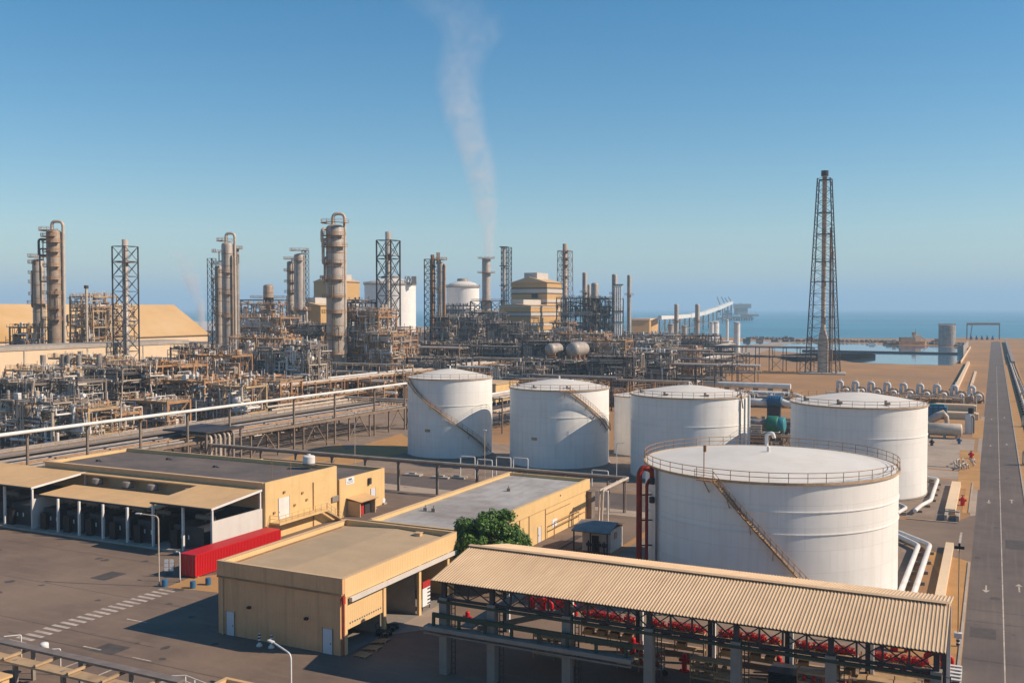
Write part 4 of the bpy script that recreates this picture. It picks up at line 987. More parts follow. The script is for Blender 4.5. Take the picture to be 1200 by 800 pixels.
b=B(); b.rail([(-62,59.2,1.5),(-60,60.4,1.5),(-55,59.4,1.5)],1.0,1.4,.045); b.box(-62,-55,58.2,59.4,1.4,1.5)
for x in (-61.5,-58.5,-55.5): b.box(x-.1,x+.1,58.6,58.8,0,1.4)
solo('access_platform',b,'white_paint','white railed access platform at the bottom edge beside the cable tray','platform',(-57,59,0))
t=thing('pump_house','small building corner with tan parapet at the bottom edge of the picture','building',(-54,52,0))
q=at(266,793,4.3); x0=q.x; y1=q.y
B().box(x0,x0+12,y1-12,y1,0,4.0).build('wall','yellow_wall',t)
B().box(x0+.3,x0+11.7,y1-11.7,y1-.3,4.0,4.05).build('roof','roof_tan',t)
B().box(x0-.1,x0+12.1,y1-.3,y1+.05,4.001,4.3).box(x0-.1,x0+.25,y1-12,y1-.301,4.001,4.3).build('parapet','canopy',t)
t=thing('guard_hut','tan flat hut in the near left corner under the cable tray','hut',(-84,50,0))
q=at(15,790,1.6); B().box(q.x-12,q.x-.2,q.y-9,q.y-.2,0,1.4).build('wall','yellow_wall',t); B().box(q.x-12.2,q.x,q.y-9.2,q.y,1.4,1.6).build('roof','canopy',t)
# ---------------------------------------------------------------- process plant
def platform_ring(t, x, y, z, R, w, a0, a1, m='steel_rust', rm='steel_rust'):
    b = B(); b.ring(x, y, z, z+.14, R+.05, R+w, 16, a0, a1); b.arcrail(x, y, z+.14, R+w-.05, a0, a1, 1.15, 14, .07, 2)
    return b.build('platform', m, t)
def column(u, Z, R, vtop, label, plats, shell='shell_silver', goose=None, side=None, bands=True, skirt=0, name='process_column', cat='column', swell=None, pos=None, ladder_=True, side_r=.45):
    x, y = pos or uz(u, Z); H = hz(vtop, Z); t = thing(name, label, cat, (x, y, 0))
    b = B(); pr = [(R*.98,0),(R*.98,H*.06),(R,H*.06+.3)]
    if swell: zs, R2 = swell; pr += [(R,zs-2),(R2,zs+1),(R2,H-R2*.5)]; Rt = R2
    else: pr += [(R,H-R*.5)]; Rt = R
    pr += [(Rt*math.cos(a), H-Rt*.5+Rt*.5*math.sin(a)) for a in [PI/2*i/5 for i in range(1,6)]]
    b.lathe(pr, x, y, 28); b.build('shell', shell, t)
    if bands:
        b = B(); k = max(4, int(H/5))
        for i in range(1, k): b.ring(x, y, H*i/k, H*i/k+.22, R-.02, R+.13, 24)
        b.build('stiffening_ring', 'steel_rust', t)
    for (v, w_, a0, a1) in plats: platform_ring(t, x, y, hz(v, Z), R if not swell or hz(v,Z) < swell[0] else Rt, w_, a0, a1)
    if ladder_:
        b = B(); ladder(b, x+(R+.35)*math.cos(-1.2), y+(R+.35)*math.sin(-1.2), 1, H-1, .7); b.build('ladder', 'steel_dark', t)
    rq = random.Random(int(u*7)); b = B()
    for k in range(int(H/4.5)):
        z = rq.uniform(2, H-2); aa = rq.uniform(2.2, 6.0); r0 = R if not swell else R; L2 = rq.uniform(.5, 1.1)+r0
        b.tube((x+r0*.9*math.cos(aa), y+r0*.9*math.sin(aa), z), (x+L2*math.cos(aa), y+L2*math.sin(aa), z), rq.uniform(.12,.3), 6)
        if rq.random() < .55: b.tube((x+L2*math.cos(aa), y+L2*math.sin(aa), z), (x+L2*math.cos(aa), y+L2*math.sin(aa), z-rq.uniform(2, min(18, z))), rq.choice((.1,.16,.22)), 6)
    if H > 30 and name == 'process_column': b.build('nozzle_pipes', 'steel_brown', t)
    if goose:
        dz, dd, gr = goose     # overhead vapour line: up, over and down the side
        ex, ey = x+RT.x*dd, y+RT.y*dd
        b = B(); b.pipe([(x-RT.x*R*.25, y-RT.y*R*.25, H-.5), (x-RT.x*R*.25, y-RT.y*R*.25, H+dz), (ex, ey, H+dz), (ex, ey, 3)], gr, 12, dz*.75, 8); b.build('overhead_pipe', 'pipe_pale', t)
    for (du, r, v0, v1, m) in (side or []):
        qx, qy = x+RT.x*du*Z/FOC-FH.x*R*.7, y+RT.y*du*Z/FOC-FH.y*R*.7
        b = B(); b.pipe([(x, y, hz(v0,Z)), (qx, qy, hz(v0,Z)), (qx, qy, hz(v1,Z)), (x, y, hz(v1,Z))], r, 8); b.build('side_pipe', m, t)
    return t
def lattice(b, x, y, w0, w1, z0, z1, n, leg=.3, br=.16, xb=True, rot=0.):
    c, s_ = math.cos(rot), math.sin(rot)
    def P(i, k):
        h = (w0+(w1-w0)*k/n)/2; a, q = ((-1,-1),(1,-1),(1,1),(-1,1))[i % 4]; a *= h; q *= h
        return (x+a*c-q*s_, y+a*s_+q*c, z0+(z1-z0)*k/n)
    for i in range(4):
        b.beam(P(i,0), P(i,n), leg)
        for k in range(n):
            b.beam(P(i,k+1), P(i+1,k+1), br)
            if xb: b.beam(P(i,k), P(i+1,k+1), br*.8); b.beam(P(i+1,k), P(i,k+1), br*.8)
            else:
                m = [(P(i,k+1)[j]+P(i+1,k+1)[j])/2 for j in range(3)]; b.beam(P(i,k), m, br*.8); b.beam(P(i+1,k), m, br*.8)
def derrick(u, Z, w, vtop, vst, sr, label, n, m='steel_dark', sm='shell_silver', plats=(), leg=.45, br=.24, base=None, w1=None, rot=0.):
    w /= 1.32; base = base/1.32 if base else None
    x, y = uz(u, Z); H = hz(vtop, Z); t = thing('lattice_stack', label, 'stack', (x, y, 0))
    b = B(); lattice(b, x, y, base or w, w1 or w, 0, H, n, leg, br, True, rot); b.build('lattice_frame', m, t)
    b = B(); b.lathe([(sr,0),(sr,hz(vst,Z)),(sr*.8,hz(vst,Z))], x, y, 16); b.build('stack', sm, t)
    for v in plats: B().cb(x, y, hz(v,Z), w*.92, w*.92, .2, rot).build('platform', 'steel_rust', t)
    return t
# --- steel process structures
def unit(x0, x1, y0, y1, H, label, seed, lev=4, pal='rust', dens=1., nves=3, name='process_structure', bay=6., top=True, z0=0):
    rnd = random.Random(seed); t = thing(name, label, 'process structure', ((x0+x1)/2, (y0+y1)/2, 0))
    fm, dm = {'rust':('steel_rust','steel_tan'), 'tan':('steel_tan','steel_tan'), 'dark':('steel_dark','grating'), 'grey':('steel_grey','grating')}[pal]
    nx = max(1, round((x1-x0)/bay)); ny = max(1, round((y1-y0)/bay)); xs = [x0+(x1-x0)*i/nx for i in range(nx+1)]; ys = [y0+(y1-y0)*i/ny for i in range(ny+1)]
    zs = [H*(k+1)/lev*(1 if k == lev-1 else rnd.uniform(.93,1.05)) for k in range(lev)]
    b = B()
    for x in xs:
        for y in ys:
            hh = H if rnd.random() < .75 else zs[max(0, lev-2)]
            b.box(x-.24,x+.24,y-.24,y+.24,0,hh+.2)
    for z in zs:
        for x in xs: b.box(x-.17,x+.17,y0+.25,y1-.25,z-.5,z)
        for y in ys: b.box(x0+.25,x1-.25,y-.16,y+.16,z-.53,z-.04)
    for k in range(lev):
        zb = 0 if k == 0 else zs[k-1]
        for i in range(nx):
            if rnd.random() < .5: b.beam((xs[i],y0,zb),(xs[i+1],y0,zs[k]),.16)
            if rnd.random() < .25: b.beam((xs[i+1],y0,zb),(xs[i],y0,zs[k]),.16)
        for j in range(ny):
            if rnd.random() < .5: b.beam((x1,ys[j],zb),(x1,ys[j+1],zs[k]),.16)
    b.build('steel_frame', fm, t)
    for z in zs:
        b = B(); 
        for i in range(nx):
            for j in range(ny):
                if rnd.random() < .62: b.box(xs[i]+.02,xs[i+1]-.02,ys[j]+.02,ys[j+1]-.02,z+.004,z+.07)
        if b.v: b.build('deck', dm, t)
    b = B()
    for z in zs: b.rail([(x0,y1,z),(x0,y0,z),(x1,y0,z),(x1,y1,z)], 1.1, 1.8, .05)
    b.build('railing', fm, t)
    # pipework
    vol = (x1-x0)*(y1-y0)*H; n = int(min(420, dens*(vol**.62)*1.05)); b = B(); ms = {'rust':['pipe_pale','pipe_rust','pipe_grey','white_paint'],'tan':['pipe_pale','pipe_rust','pipe_pale','white_paint'],'dark':['pipe_grey','shell_brown','pipe_pale','pipe_dark'],'grey':['pipe_pale','pipe_grey','pipe_dark','white_paint']}[pal]
    for i in range(n):
        b.mi = rnd.choice((0,0,0,1,1,2,3,3) if pal in ('rust','tan','grey') else (0,0,0,1,1,2,2,3)); r = rnd.choice((.07,.08,.1,.12,.12,.16,.22,.3))
        lv = rnd.randrange(lev); zl = 0 if lv == 0 else zs[lv-1]
        p = [rnd.uniform(x0-.6,x1+.6), (y0-.5 if rnd.random()<.3 else rnd.uniform(y0,y1)), zl+rnd.uniform(.4,2.8)]
        pts = [tuple(p)]; ax = rnd.choice((0,1,2,2))
        for k in range(rnd.choice((2,3,3,4))):
            L_ = rnd.uniform(1.5,7) * (1 if ax != 2 else .7); L_ *= rnd.choice((-1,1))
            p[ax] += L_
            p[0] = min(max(p[0],x0-1),x1+1); p[1] = min(max(p[1],y0-1),y1+1); p[2] = min(max(p[2],.3),H+(.9 if top else 0))
            if (Vector(p)-Vector(pts[-1])).length > .8: pts.append(tuple(p))
            ax = rnd.choice([a for a in (0,1,2,2) if a != ax])
        for k in range(len(pts)-1): b.tube(pts[k], pts[k+1], r, 6 if r < .2 else 8, None, True, True)
    for z in [0]+zs[:-1]:     # orderly runs of parallel lines along each level
        for g in range(rnd.choice((1,2,2,3))):
            yy = rnd.choice((y0-.3, y0+.7, rnd.uniform(y0,y1))); zz = z+rnd.uniform(.5,2.6); r = rnd.choice((.1,.14,.2)); b.mi = rnd.choice((0,0,1,2,3)); k = rnd.randint(2,5)
            xa = rnd.uniform(x0-1,x0+(x1-x0)*.3); xb = rnd.uniform(x0+(x1-x0)*.7,x1+1)
            for j in range(k): b.tube((xa,yy,zz+j*(2*r+.14)),(xb,yy,zz+j*(2*r+.14)),r,6,None,True,True)
        if rnd.random() < .6:
            xx = rnd.uniform(x0+1,x1-2); b.mi = rnd.choice((0,0,2,3)); r = rnd.choice((.14,.2,.26)); zt_ = min(H, z+rnd.uniform(3,7))
            for j in range(rnd.randint(2,5)): b.tube((xx+j*(2*r+.3),y0-.6,z+.3),(xx+j*(2*r+.3),y0-.6,zt_),r,6,None,True,True)
    for i in range(n//5):     # valves, small drums and boxes
        b.mi = rnd.choice((0,1,2,3)); z = rnd.choice([0]+zs); x = rnd.uniform(x0,x1); y = rnd.uniform(y0,y1); q = rnd.random()
        if q < .4: b.cb(x,y,z+.1,rnd.uniform(.4,1.4),rnd.uniform(.4,1.2),rnd.uniform(.5,1.6))
        elif q < .7: b.vcyl(x,y,z+.1,z+rnd.uniform(.8,2.2),rnd.uniform(.2,.6),8,.2)
        else: b.tube((x-.5,y,z+.9),(x+.6,y,z+.9),rnd.uniform(.2,.45),8)
    for i in range(n//16):     # vent stubs and lamp poles rising from the top
        if top: x = rnd.uniform(x0,x1); y = rnd.uniform(y0,y1); b.mi = rnd.choice((0,2,3)); b.tube((x,y,H),(x,y,H+rnd.uniform(.8,2.6)),rnd.choice((.05,.08,.12)),5)
    o = b.build('pipework', ms, t); o['kind'] = 'stuff'
    for i in range(nves):
        z = rnd.choice([0]+zs[:-1]); zt = [q for q in zs if q > z]; gap = (zt[0]-z) if zt else 4; r = min(rnd.uniform(.7,1.6), gap*.36)
        x = rnd.uniform(x0+2,x1-2) if x1-x0 > 5 else (x0+x1)/2; y = rnd.uniform(y0+.8,(y0+y1)/2)
        b = B()
        if rnd.random() < .55: L_ = min(rnd.uniform(3,7),(x1-x0)*.6); b.drum((x-L_/2,y,z+.5+r),(x+L_/2,y,z+.5+r),r,14); b.cb(x-L_*.3,y,z+.05,.4,r*1.6,.5).cb(x+L_*.3,y,z+.05,.4,r*1.6,.5)
        else: b.vcyl(x,y,z+.1,z+min(gap*.8,rnd.uniform(3,6)),r,14,r*.5)
        b.build('vessel', rnd.choice(('shell_silver','shell_brown','white_paint') if pal != 'dark' else ('shell_silver','shell_brown')), t)
    return t
def rack(ax, a, b_, c, w, H, label, seed, lev=2, npipe=10, sp=7., pal='grey', rmax=.35, open_=False, top=None):
    """steel pipe rack: ax 'x' or 'y' along a..b_, centred on c in the other axis"""
    rnd = random.Random(seed); P = (lambda s, q, z: (s, c+q, z)) if ax == 'x' else (lambda s, q, z: (c+q, s, z))
    t = thing('pipe_rack', label, 'pipe rack', P((a+b_)/2, 0, 0)); fm = {'grey':'steel_grey','dark':'steel_dark','rust':'steel_rust','tan':'steel_tan'}[pal]
    zs = [H*(.6+.4*k/max(1,lev-1)) if lev > 1 else H for k in range(lev)]
    b = B(); n = max(1, round((b_-a)/sp))
    for i in range(n+1):
        s = a+(b_-a)*i/n
        for q in (-w/2, w/2): b.beam(P(s,q,0), P(s,q,H+.5), .34)
        for z in zs: b.beam(P(s,-w/2,z), P(s,w/2,z), .3)
        if i < n and i % 2 == 0:
            s2 = a+(b_-a)*(i+1)/n
            for q in (-w/2,): b.beam(P(s,q,.2), P(s2,q,zs[0]), .16); b.beam(P(s2,q,.2), P(s,q,zs[0]), .16)
    for q in (-w/2, w/2):
        for z in zs: b.beam(P(a,q,z), P(b_,q,z), .26)
    b.build('steel_frame', fm, t)
    b = B()
    for z in zs:
        k = 0; q = -w/2+.5
        while q < w/2-.4 and k < npipe:
            r = rnd.choice((.1,.14,.18,.24,rmax)); b.mi = rnd.choice((0,0,1,1,2)); 
            s0, s1 = a-rnd.uniform(0,2), b_+rnd.uniform(0,2)
            if rnd.random() < .25: s0 = a+(b_-a)*rnd.uniform(.1,.5)
            if rnd.random() < .2: s1 = a+(b_-a)*rnd.uniform(.6,.9)
            b.tube(P(s0,q+r,z+.15+r), P(s1,q+r,z+.15+r), r, 8); q += 2*r+rnd.uniform(.12,.5); k += 1
            if rnd.random() < .4:
                s = rnd.uniform(s0,s1); b.tube(P(s,q,z+.3), P(s,q,z-rnd.uniform(1,zs[0])+.5), .12, 6)
    o = b.build('pipes', ['pipe_pale','pipe_grey','white_paint' if pal != 'dark' else 'pipe_dark'], t)
    return t
# --- the long rack running to the left tank
t = thing('main_pipe_rack', 'long low pipe rack full of parallel pipes ending beside the tall left tank', 'pipe rack', (-155,160,0))
rnd = random.Random(8); ye = 236
b = B()
for i, y in enumerate(range(66, 237, 9)):
    for x in (-144.2, -155, -167): b.box(x-.17,x+.17,y-.17,y+.17,0,6.2)
    b.box(-168,-143.6,y-.2,y+.2,5.6,6.1)
    if i % 2: b.beam((-144.2,y,.5),(-144.2,y+4.5,5.6),.2); b.beam((-144.2,y+9,.5),(-144.2,y+4.5,5.6),.2)
b.box(-143.7,-143.5,60,ye,5.7,6.3); b.box(-168.1,-167.9,60,ye,5.7,6.3); b.box(-155.2,-155,60,ye,5.7,6.3)
b.build('steel_frame','steel_brown',t)
b = B(); x = -167.4
while x < -144.4:
    r = rnd.choice((.09,.11,.14,.18,.28)); b.mi = rnd.choice((0,1,1,1,2,1,3,3)); b.tube((x+r,60,6.15+r),(x+r,ye+rnd.uniform(-8,2),6.15+r),r,8); x += 2*r+rnd.choice((.12,.25,.45,.9))
    if -156.5 < x < -154.8: x = -154.6
b.build('pipes',['pipe_pale','pipe_grey','pipe_rust','steel_grey'],t)
b = B(); b.box(-156.4,-154.9,60,ye,6.9,7.0); b.build('walkway','grating',t)
b = B(); b.rail([(-156.4,60,7),(-156.4,ye,7)],1.1,3,.05); b.rail([(-143.9,60,6.3),(-143.9,ye,6.3)],.9,4.5,.05,mid=False); b.build('railing','steel_tan',t)
t = thing('overhead_pipeline', 'long pale overhead pipe on tall posts running above the pipe rack', 'pipeline', (-144,160,0))
B().pipe([(-143.2,50,12.6),(-143.2,228,12.6)],.32,10).build('pipe','white_paint',t)
b = B()
for y in (92,110,122,134,146,158,179,194.5,211.5,226): b.box(-143.9,-143.55,y-.17,y+.17,0,12.1); b.box(-143.95,-142.8,y-.2,y+.2,12.1,12.28)
b.build('post','steel_brown',t)
B().pipe([(-143.6,228,12.0),(-139,228,12.0),(-139,228,.3)],.16,8).build('end_drop','white_paint',t)
t = thing('pipe_drop','bundle of vertical pipes dropping off the rack behind the dark roof','pipes',(-141.5,152,0))
b = B()
for k in range(6): b.mi = k % 2; b.pipe([(-149,150+k*1.3,7.2+.2*(k%2)),(-141.4,150+k*1.3,7.2+.2*(k%2)),(-141.4,150+k*1.3,.3)],.28,8)
b.build('pipe',['pipe_pale','pipe_grey'],t)
B().box(-153,-141.2,148.5,159.5,7.85,8.2).build('deck','steel_dark',t)
b = B()
for y in (149,159): b.box(-141.9,-141.5,y-.2,y+.2,0,8)
for z in (3,6): b.box(-141.9,-141.6,149,159,z,z+.2)
b.build('steel_frame','steel_grey',t)
# large pipes at the rack end by tank 1
for k in range(3):
    pline('pipeline',('upper pale pipe beside the end of the main rack','middle pale pipe beside the end of the main rack','lower pale pipe dropping to the ground beside the tall left tank')[k],[(-166+k*1.5,196,7.8-.7*k),(-166+k*1.5,229+k,7.8-.7*k),(-136+2*k,229+k,7.8-.7*k),(-136+2*k,229+k,.3)],.32,'pipe_pale',False)
for k,(xa,xb,y,z,r,l) in enumerate(((-205,-150,305,12.2,.45,'pale pipe running level above the racks left of the tall left tank'),(-175,-140,322,14.5,.4,'pale pipe resting on tall posts behind the tall left tank roof'),(-150,-124,296,9.5,.45,'pale pipe above the gap between the two left tanks'),(-118,-85,300,9.8,.4,'pale pipe running level behind the second tank roof'),(-290,-205,286,10.4,.45,'thin pale pipe along the top of the left process racks'),(-280,-215,248,8.0,.4,'thin white pipe low across the left process structures'))):
    t=thing('pipeline',l,'pipeline',((xa+xb)/2,y,0)); b=B(); b.pipe([(xa,y,2),(xa,y,z),(xb,y,z),(xb,y,z-4)],r,10); b.build('pipe','white_paint' if k in (0,2) else 'pipe_pale',t); b=B()
    x=xa+3
    while x<xb: b.box(x-.2,x+.2,y-.5,y-.15,0,z-r); b.box(x-.2,x+.2,y+.15,y+.5,0,z-r); x+=9
    b.build('post','steel_rust',t)
# red fire monitor
p = at(143,522); t = thing('fire_monitor','red fire monitor on an orange post among the pipes at left','fire monitor',(p.x,p.y,0))
B().vcyl(p.x,p.y,0,4.5,.45,10).build('post','pipe_rust',t); B().cb(p.x,p.y,4.5,1.6,1.2,2.2,.4).build('head','red_paint',t); B().tube((p.x,p.y,6),(p.x+2,p.y-1,6.8),.3,8,.2).build('nozzle','red_paint',t)
# --- beige long wall building and roof stores at left
t = thing('long_store','long beige building with blank sunlit wall behind the left process pipes','building',(-302,190,0))
B().box(-312,-296.5,60,302,0,18.6).build('wall','beige_wall',t); B().box(-312.5,-296.2,59.5,302.3,18.6,20).build('parapet','concrete',t)
b = B()
for y in range(70,300,26): b.box(-296.48,-296.3,y,y+.5,0,18.5)
b.build('downpipe','concrete',t)
B().box(-296.48,-296.35,297.5,299.5,11,15.5).build('window','panel_dark',t)
def gable(name, label, P, zb, ze, zr, wm, rm):      # P = 4 ground corners, ridge joins mid of edges 0-3 and 1-2
    t = thing(name, label, 'building', ((P[0][0]+P[2][0])/2, (P[0][1]+P[2][1])/2, 0))
    b = B(); b.prism(P, 0, ze); b.build('wall', wm, t)
    return t
def hiproof(name, label, x0, x1, y0, y1, ze, zr, inset, wm, rm):
    t = thing(name, label, 'building', ((x0+x1)/2, (y0+y1)/2, 0)); B().box(x0,x1,y0,y1,0,ze).build('wall', wm, t)
    b = B(); xm = (x0+x1)/2; e = 1.2
    b.add([(x0-e,y0-e,ze),(x1+e,y0-e,ze),(x1+e,y1+e,ze),(x0-e,y1+e,ze),(xm,y0+inset,zr),(xm,y1-inset,zr)],[(0,1,4),(1,2,5,4),(2,3,5),(3,0,4,5),(3,2,1,0)]); b.build('roof', rm, t); return t
q0 = uz(232,560); q1 = uz(110,560)
# large ochre store roofs: ridge runs along X
def xroof(label, x0, x1, y0, y1, ze, zr, ins, rm='store_roof'):
    t = thing('bulk_store', label, 'building', ((x0+x1)/2, (y0+y1)/2, 0)); B().box(x0,x1,y0,y1,0,ze).build('wall','beige_wall',t)
    b = B(); ym = (y0+y1)/2
    b.add([(x0,y0,ze+.01),(x1,y0,ze+.01),(x1,y1,ze+.01),(x0,y1,ze+.01),(x0+ins,ym,zr),(x1-ins,ym,zr)],[(0,1,5,4),(1,2,5),(2,3,4,5),(3,0,4),(3,2,1,0)]); b.build('roof', rm, t); return t
t = thing('bulk_store', 'huge ochre roofed store stretching behind the far left columns and lattice stack', 'building', (-432, 280, 0))
X0_, X1_, XM_, Y0_, Y1_ = -459, -405, -432, 60, 428
b = B(); b.box(X0_, X1_, Y0_, Y1_, 0, 18.2); b.add([(X0_,Y1_-.1,18.2),(X1_,Y1_-.1,18.2),(XM_,Y1_-.1,34.6)],[(2,1,0)]); b.add([(X0_,Y0_+.1,18.2),(X1_,Y0_+.1,18.2),(XM_,Y0_+.1,34.6)],[(0,1,2)]); b.build('wall', 'beige_wall', t)
b = B(); e = 1.0
b.add([(X0_-e,Y0_-e,17.9),(X1_+e,Y0_-e,17.9),(X1_+e,Y1_+e,17.9),(X0_-e,Y1_+e,17.9),(XM_,Y0_-e,35),(XM_,Y1_+e,35)],[(1,2,5,4),(3,0,4,5)])
b.add([(X0_-e,Y0_-e,17.6),(X1_+e,Y0_-e,17.6),(X1_+e,Y1_+e,17.6),(X0_-e,Y1_+e,17.6),(XM_,Y0_-e,34.7),(XM_,Y1_+e,34.7)],[(4,5,2,1),(5,4,0,3)])
b.build('roof', 'store_roof', t)
# small sheds behind right of the ochre roof
x, y = uz(228,900); t = thing('white_shed','low white roofed shed far behind, right of the ochre store','building',(x,y,0)); B().box(x-45,x+45,y-12,y+12,0,13).build('wall','white_wall',t)
b = B(); b.add([(x-47,y-14,13),(x+47,y-14,13),(x+47,y,21),(x-47,y,21),(x+47,y+14,13),(x-47,y+14,13)],[(0,1,2,3),(3,2,4,5)]); b.build('roof','white_paint',t)
# --- columns and lattice stacks
FP = PI+.2
column(65,380,2.75,269,'tall silver distillation column at far left with a hooped overhead pipe',[(271,2.6,2.2,5.6),(278,2.0,3.0,5.8),(285,1.6,3.4,6.2),(296,1.4,3.2,6.2),(313,1.4,3.2,6.2),(328,1.4,3.2,6.2),(345,1.6,3.2,6.2),(362,2,3,6.2),(375,2,3,6.2)],'shell_brown',(3.0,3.6,.6),[(-15,.45,281,300,'pipe_dark'),(-14,.3,292,330,'pipe_dark')])
column(46.5,388,2.3,303,'slimmer column left of the hooped far left column',[(302,1.6,2,7),(309,1.6,2,5.4),(321,1.5,2,4.2),(332,1.5,2,4.2),(346,1.5,2,4.2),(356,2.2,0,6.28)],'shell_silver',None,[(6,.4,312,375,'pipe_pale'),(-6,.35,318,360,'pipe_grey')],True)
derrick(148,368,8.4,289,281,1.1,'square lattice frame around a slim stack in front of the ochre roof',10,plats=(308,),leg=.42,br=.2)
column(267.5,424,2.5,284,'pair column nearest the left centre with a small looped top pipe',[(283,2.0,1.8,5.5),(320,1.2,3,6),(345,1.2,3,6),(372,1.6,3,6)],'shell_silver',(3.8,3.2,.6),[(7,.4,300,420,'shell_brown')],True)
column(257.5,430,1.8,311,'shorter column left of the looped twin columns',[(310,1.5,1,6),(296,1.2,2,5),(330,1.2,2,5),(350,1.2,2,5),(368,1.2,2,5)],'shell_silver',None,None,True)
column(278.5,432,.95,291,'slender pipe column right of the looped twin columns',[(292,1.6,0,6.28)],'pipe_grey',None,None,False,ladder_=False)
x,y=uz(249,428); b=B(); lattice(b,x,y,2.6,2.6,0,hz(303,428),18,.22,.13); solo('ladder_tower',b,'steel_dark','narrow dark ladder tower left of the looped columns','tower',(x,y,0))
column(351.5,520,2.9,297,'grey column with round head platform standing between the centre left groups',[(294,2.2,0,6.28),(306,1.3,3,6),(363,3.2,0,6.28)],'shell_silver',None,[(9,.6,360,385,'pipe_pale')],False)
column(341,526,1.9,306,'ringed column behind the grey centre left column',[(304,1.8,0,6.28),(318,1.8,0,6.28),(331,1.6,0,6.28),(343,1.6,0,6.28)],'shell_silver')
x,y=uz(358.5,520); b=B(); lattice(b,x,y,2.6,2.6,0,hz(294,520),20,.2,.12); solo('ladder_tower',b,'steel_dark','narrow dark ladder tower right of the grey column','tower',(x,y,0))
column(315,600,3.1,333,'short fat reactor with a pointed cap on a framed table',[(349,8,0,6.28)],'shell_brown')
x,y=uz(315,600); b=B(); lattice(b,x,y,23,23,0,hz(352,600),5,.6,.35); b.cb(x,y,hz(352,600),24,24,.5); solo('reactor_table',b,'steel_dark','dark steel table structure below the short fat reactor','structure',(x,y,0))
column(393.5,361,3.35,263,'largest central distillation column with a hooped overhead pipe',[(262,1.9,2.2,6.6),(277,1.6,3.2,6.2),(290,1.7,3.0,6.4),(309,1.5,3.2,6.2),(328,1.5,3.2,6.2),(349,1.5,3.2,6.2),(367,1.7,3.2,6.2),(393,2,3.2,6.2),(415,2,3.2,6.2)],'shell_silver',(3.8,3.5,.6),[(-14,.6,269,286,'pipe_pale'),(-13,.5,282,310,'pipe_pale'),(-11,.45,302,330,'shell_brown')])
derrick(455.5,410,9.2,282,272,1.25,'tall lattice frame around a stack in front of the large domed tank',8,plats=(300,),leg=.5,br=.26)
column(516.5,480,1.7,307,'pale column inside the dark frame tower',[(305,1.6,0,6.28),(340,1.2,2,5)],'shell_silver',None,[(5,.5,310,400,'pipe_rust')])
x,y=uz(507,484); t=thing('frame_tower','dark framed tower hugging the pale column right of the domed tank','tower',(x,y,0))
b=B(); lattice(b,x,y,5.8,5.8,0,hz(304,484),16,.36,.2); b.build('lattice_frame','steel_dark',t)
b=B(); b.vcyl(x,y,0,hz(299,484),.9,12,.3); b.vcyl(x+2.4,y+.6,hz(310,484),hz(296,484),.4,8); b.vcyl(x+3.3,y+1,hz(310,484),hz(296,484),.4,8); b.build('riser','pipe_rust',t)
column(570,800,3.5,302,'smoking stack with dark collar platforms above the central units',[(303,3.6,0,6.28),(320,3.8,0,6.28),(352,9,0,6.28)],'shell_silver',None,None,False,name='process_stack',cat='stack')
x,y=uz(570,800); b=B(); lattice(b,x,y,19,19,0,hz(353,800),4,.9,.5); solo('stack_table',b,'steel_dark','dark braced table below the smoking stack','structure',(x,y,0))
derrick(593.5,700,7.2,290,289,.3,'dark lattice tower between the smoking stack and the banded tall building',20,'steel_dark','pipe_dark',(),.42,.24)
x,y=uz(590.5,694); t=thing('tall_pipe_stack','pale pipe stack clipped to the lattice tower right of the smoke','stack',(x,y,0)); B().vcyl(x,y,0,hz(289,694),1.1,12).build('pipe','shell_silver',t)
b=B()
for v in (290,312,335,353): b.ring(x,y,hz(v,694),hz(v,694)+.5,1.2,3.2,12)
b.build('bracket','steel_dark',t)
derrick(662,690,10.4,294,286,1.7,'lattice stack with many level rings right of the banded building',11,'steel_grey','shell_brown',(295,303,311,324),.36,.22,base=12.5)
for (u,Z,r,vt,l,sh) in ((685,620,1.5,319,'slim silver stack, leftmost of the four behind the dark furnace frame','shell_silver'),(697,612,2.4,331,'short wide stack on the dark furnace frame','shell_silver'),(720,600,1.7,321,'silver stack beside the bundle of bent pipes','shell_silver'),(737,640,1.35,322,'free standing silver stack at the right end of the stacks','shell_silver'),(690,622,1.0,333,'stub stack between the two furnace stacks','shell_silver'),(792.5,760,1.7,356,'thin stack in front of the conveyor, the left of two','shell_silver'),(817,770,1.8,356,'thin stack in front of the conveyor, the right of two','shell_silver')):
    column(u,Z,r,vt,l,[(vt+24 if Z<700 else vt+20,1.6,0,6.28)],sh,None,None,False,name='exhaust_stack',cat='stack')
x,y=uz(724,560); t=thing('bent_pipe_bundle','bundle of four tall pale pipes kinking to the right above the white tanks','pipes',(x,y,0))
for k in range(4):
    xx,yy=uz(720.5+k*2.4,560); x2,y2=uz(726+k*4.5,545); x3,y3=uz(726+k*4.5,545)
    B().pipe([(xx,yy,hz(333,560)),(xx,yy,hz(402,560)),(x2,y2,hz(411+k,545)),(x3,y3,1)],.5,8,1.5).build('pipe','white_paint',t)
b=B(); 
for v in (334,365,378,395): xx,yy=uz(724,560); b.cb(xx,yy,hz(v,560),6,1.4,.5,YAW)
b.build('clamp','steel_dark',t)
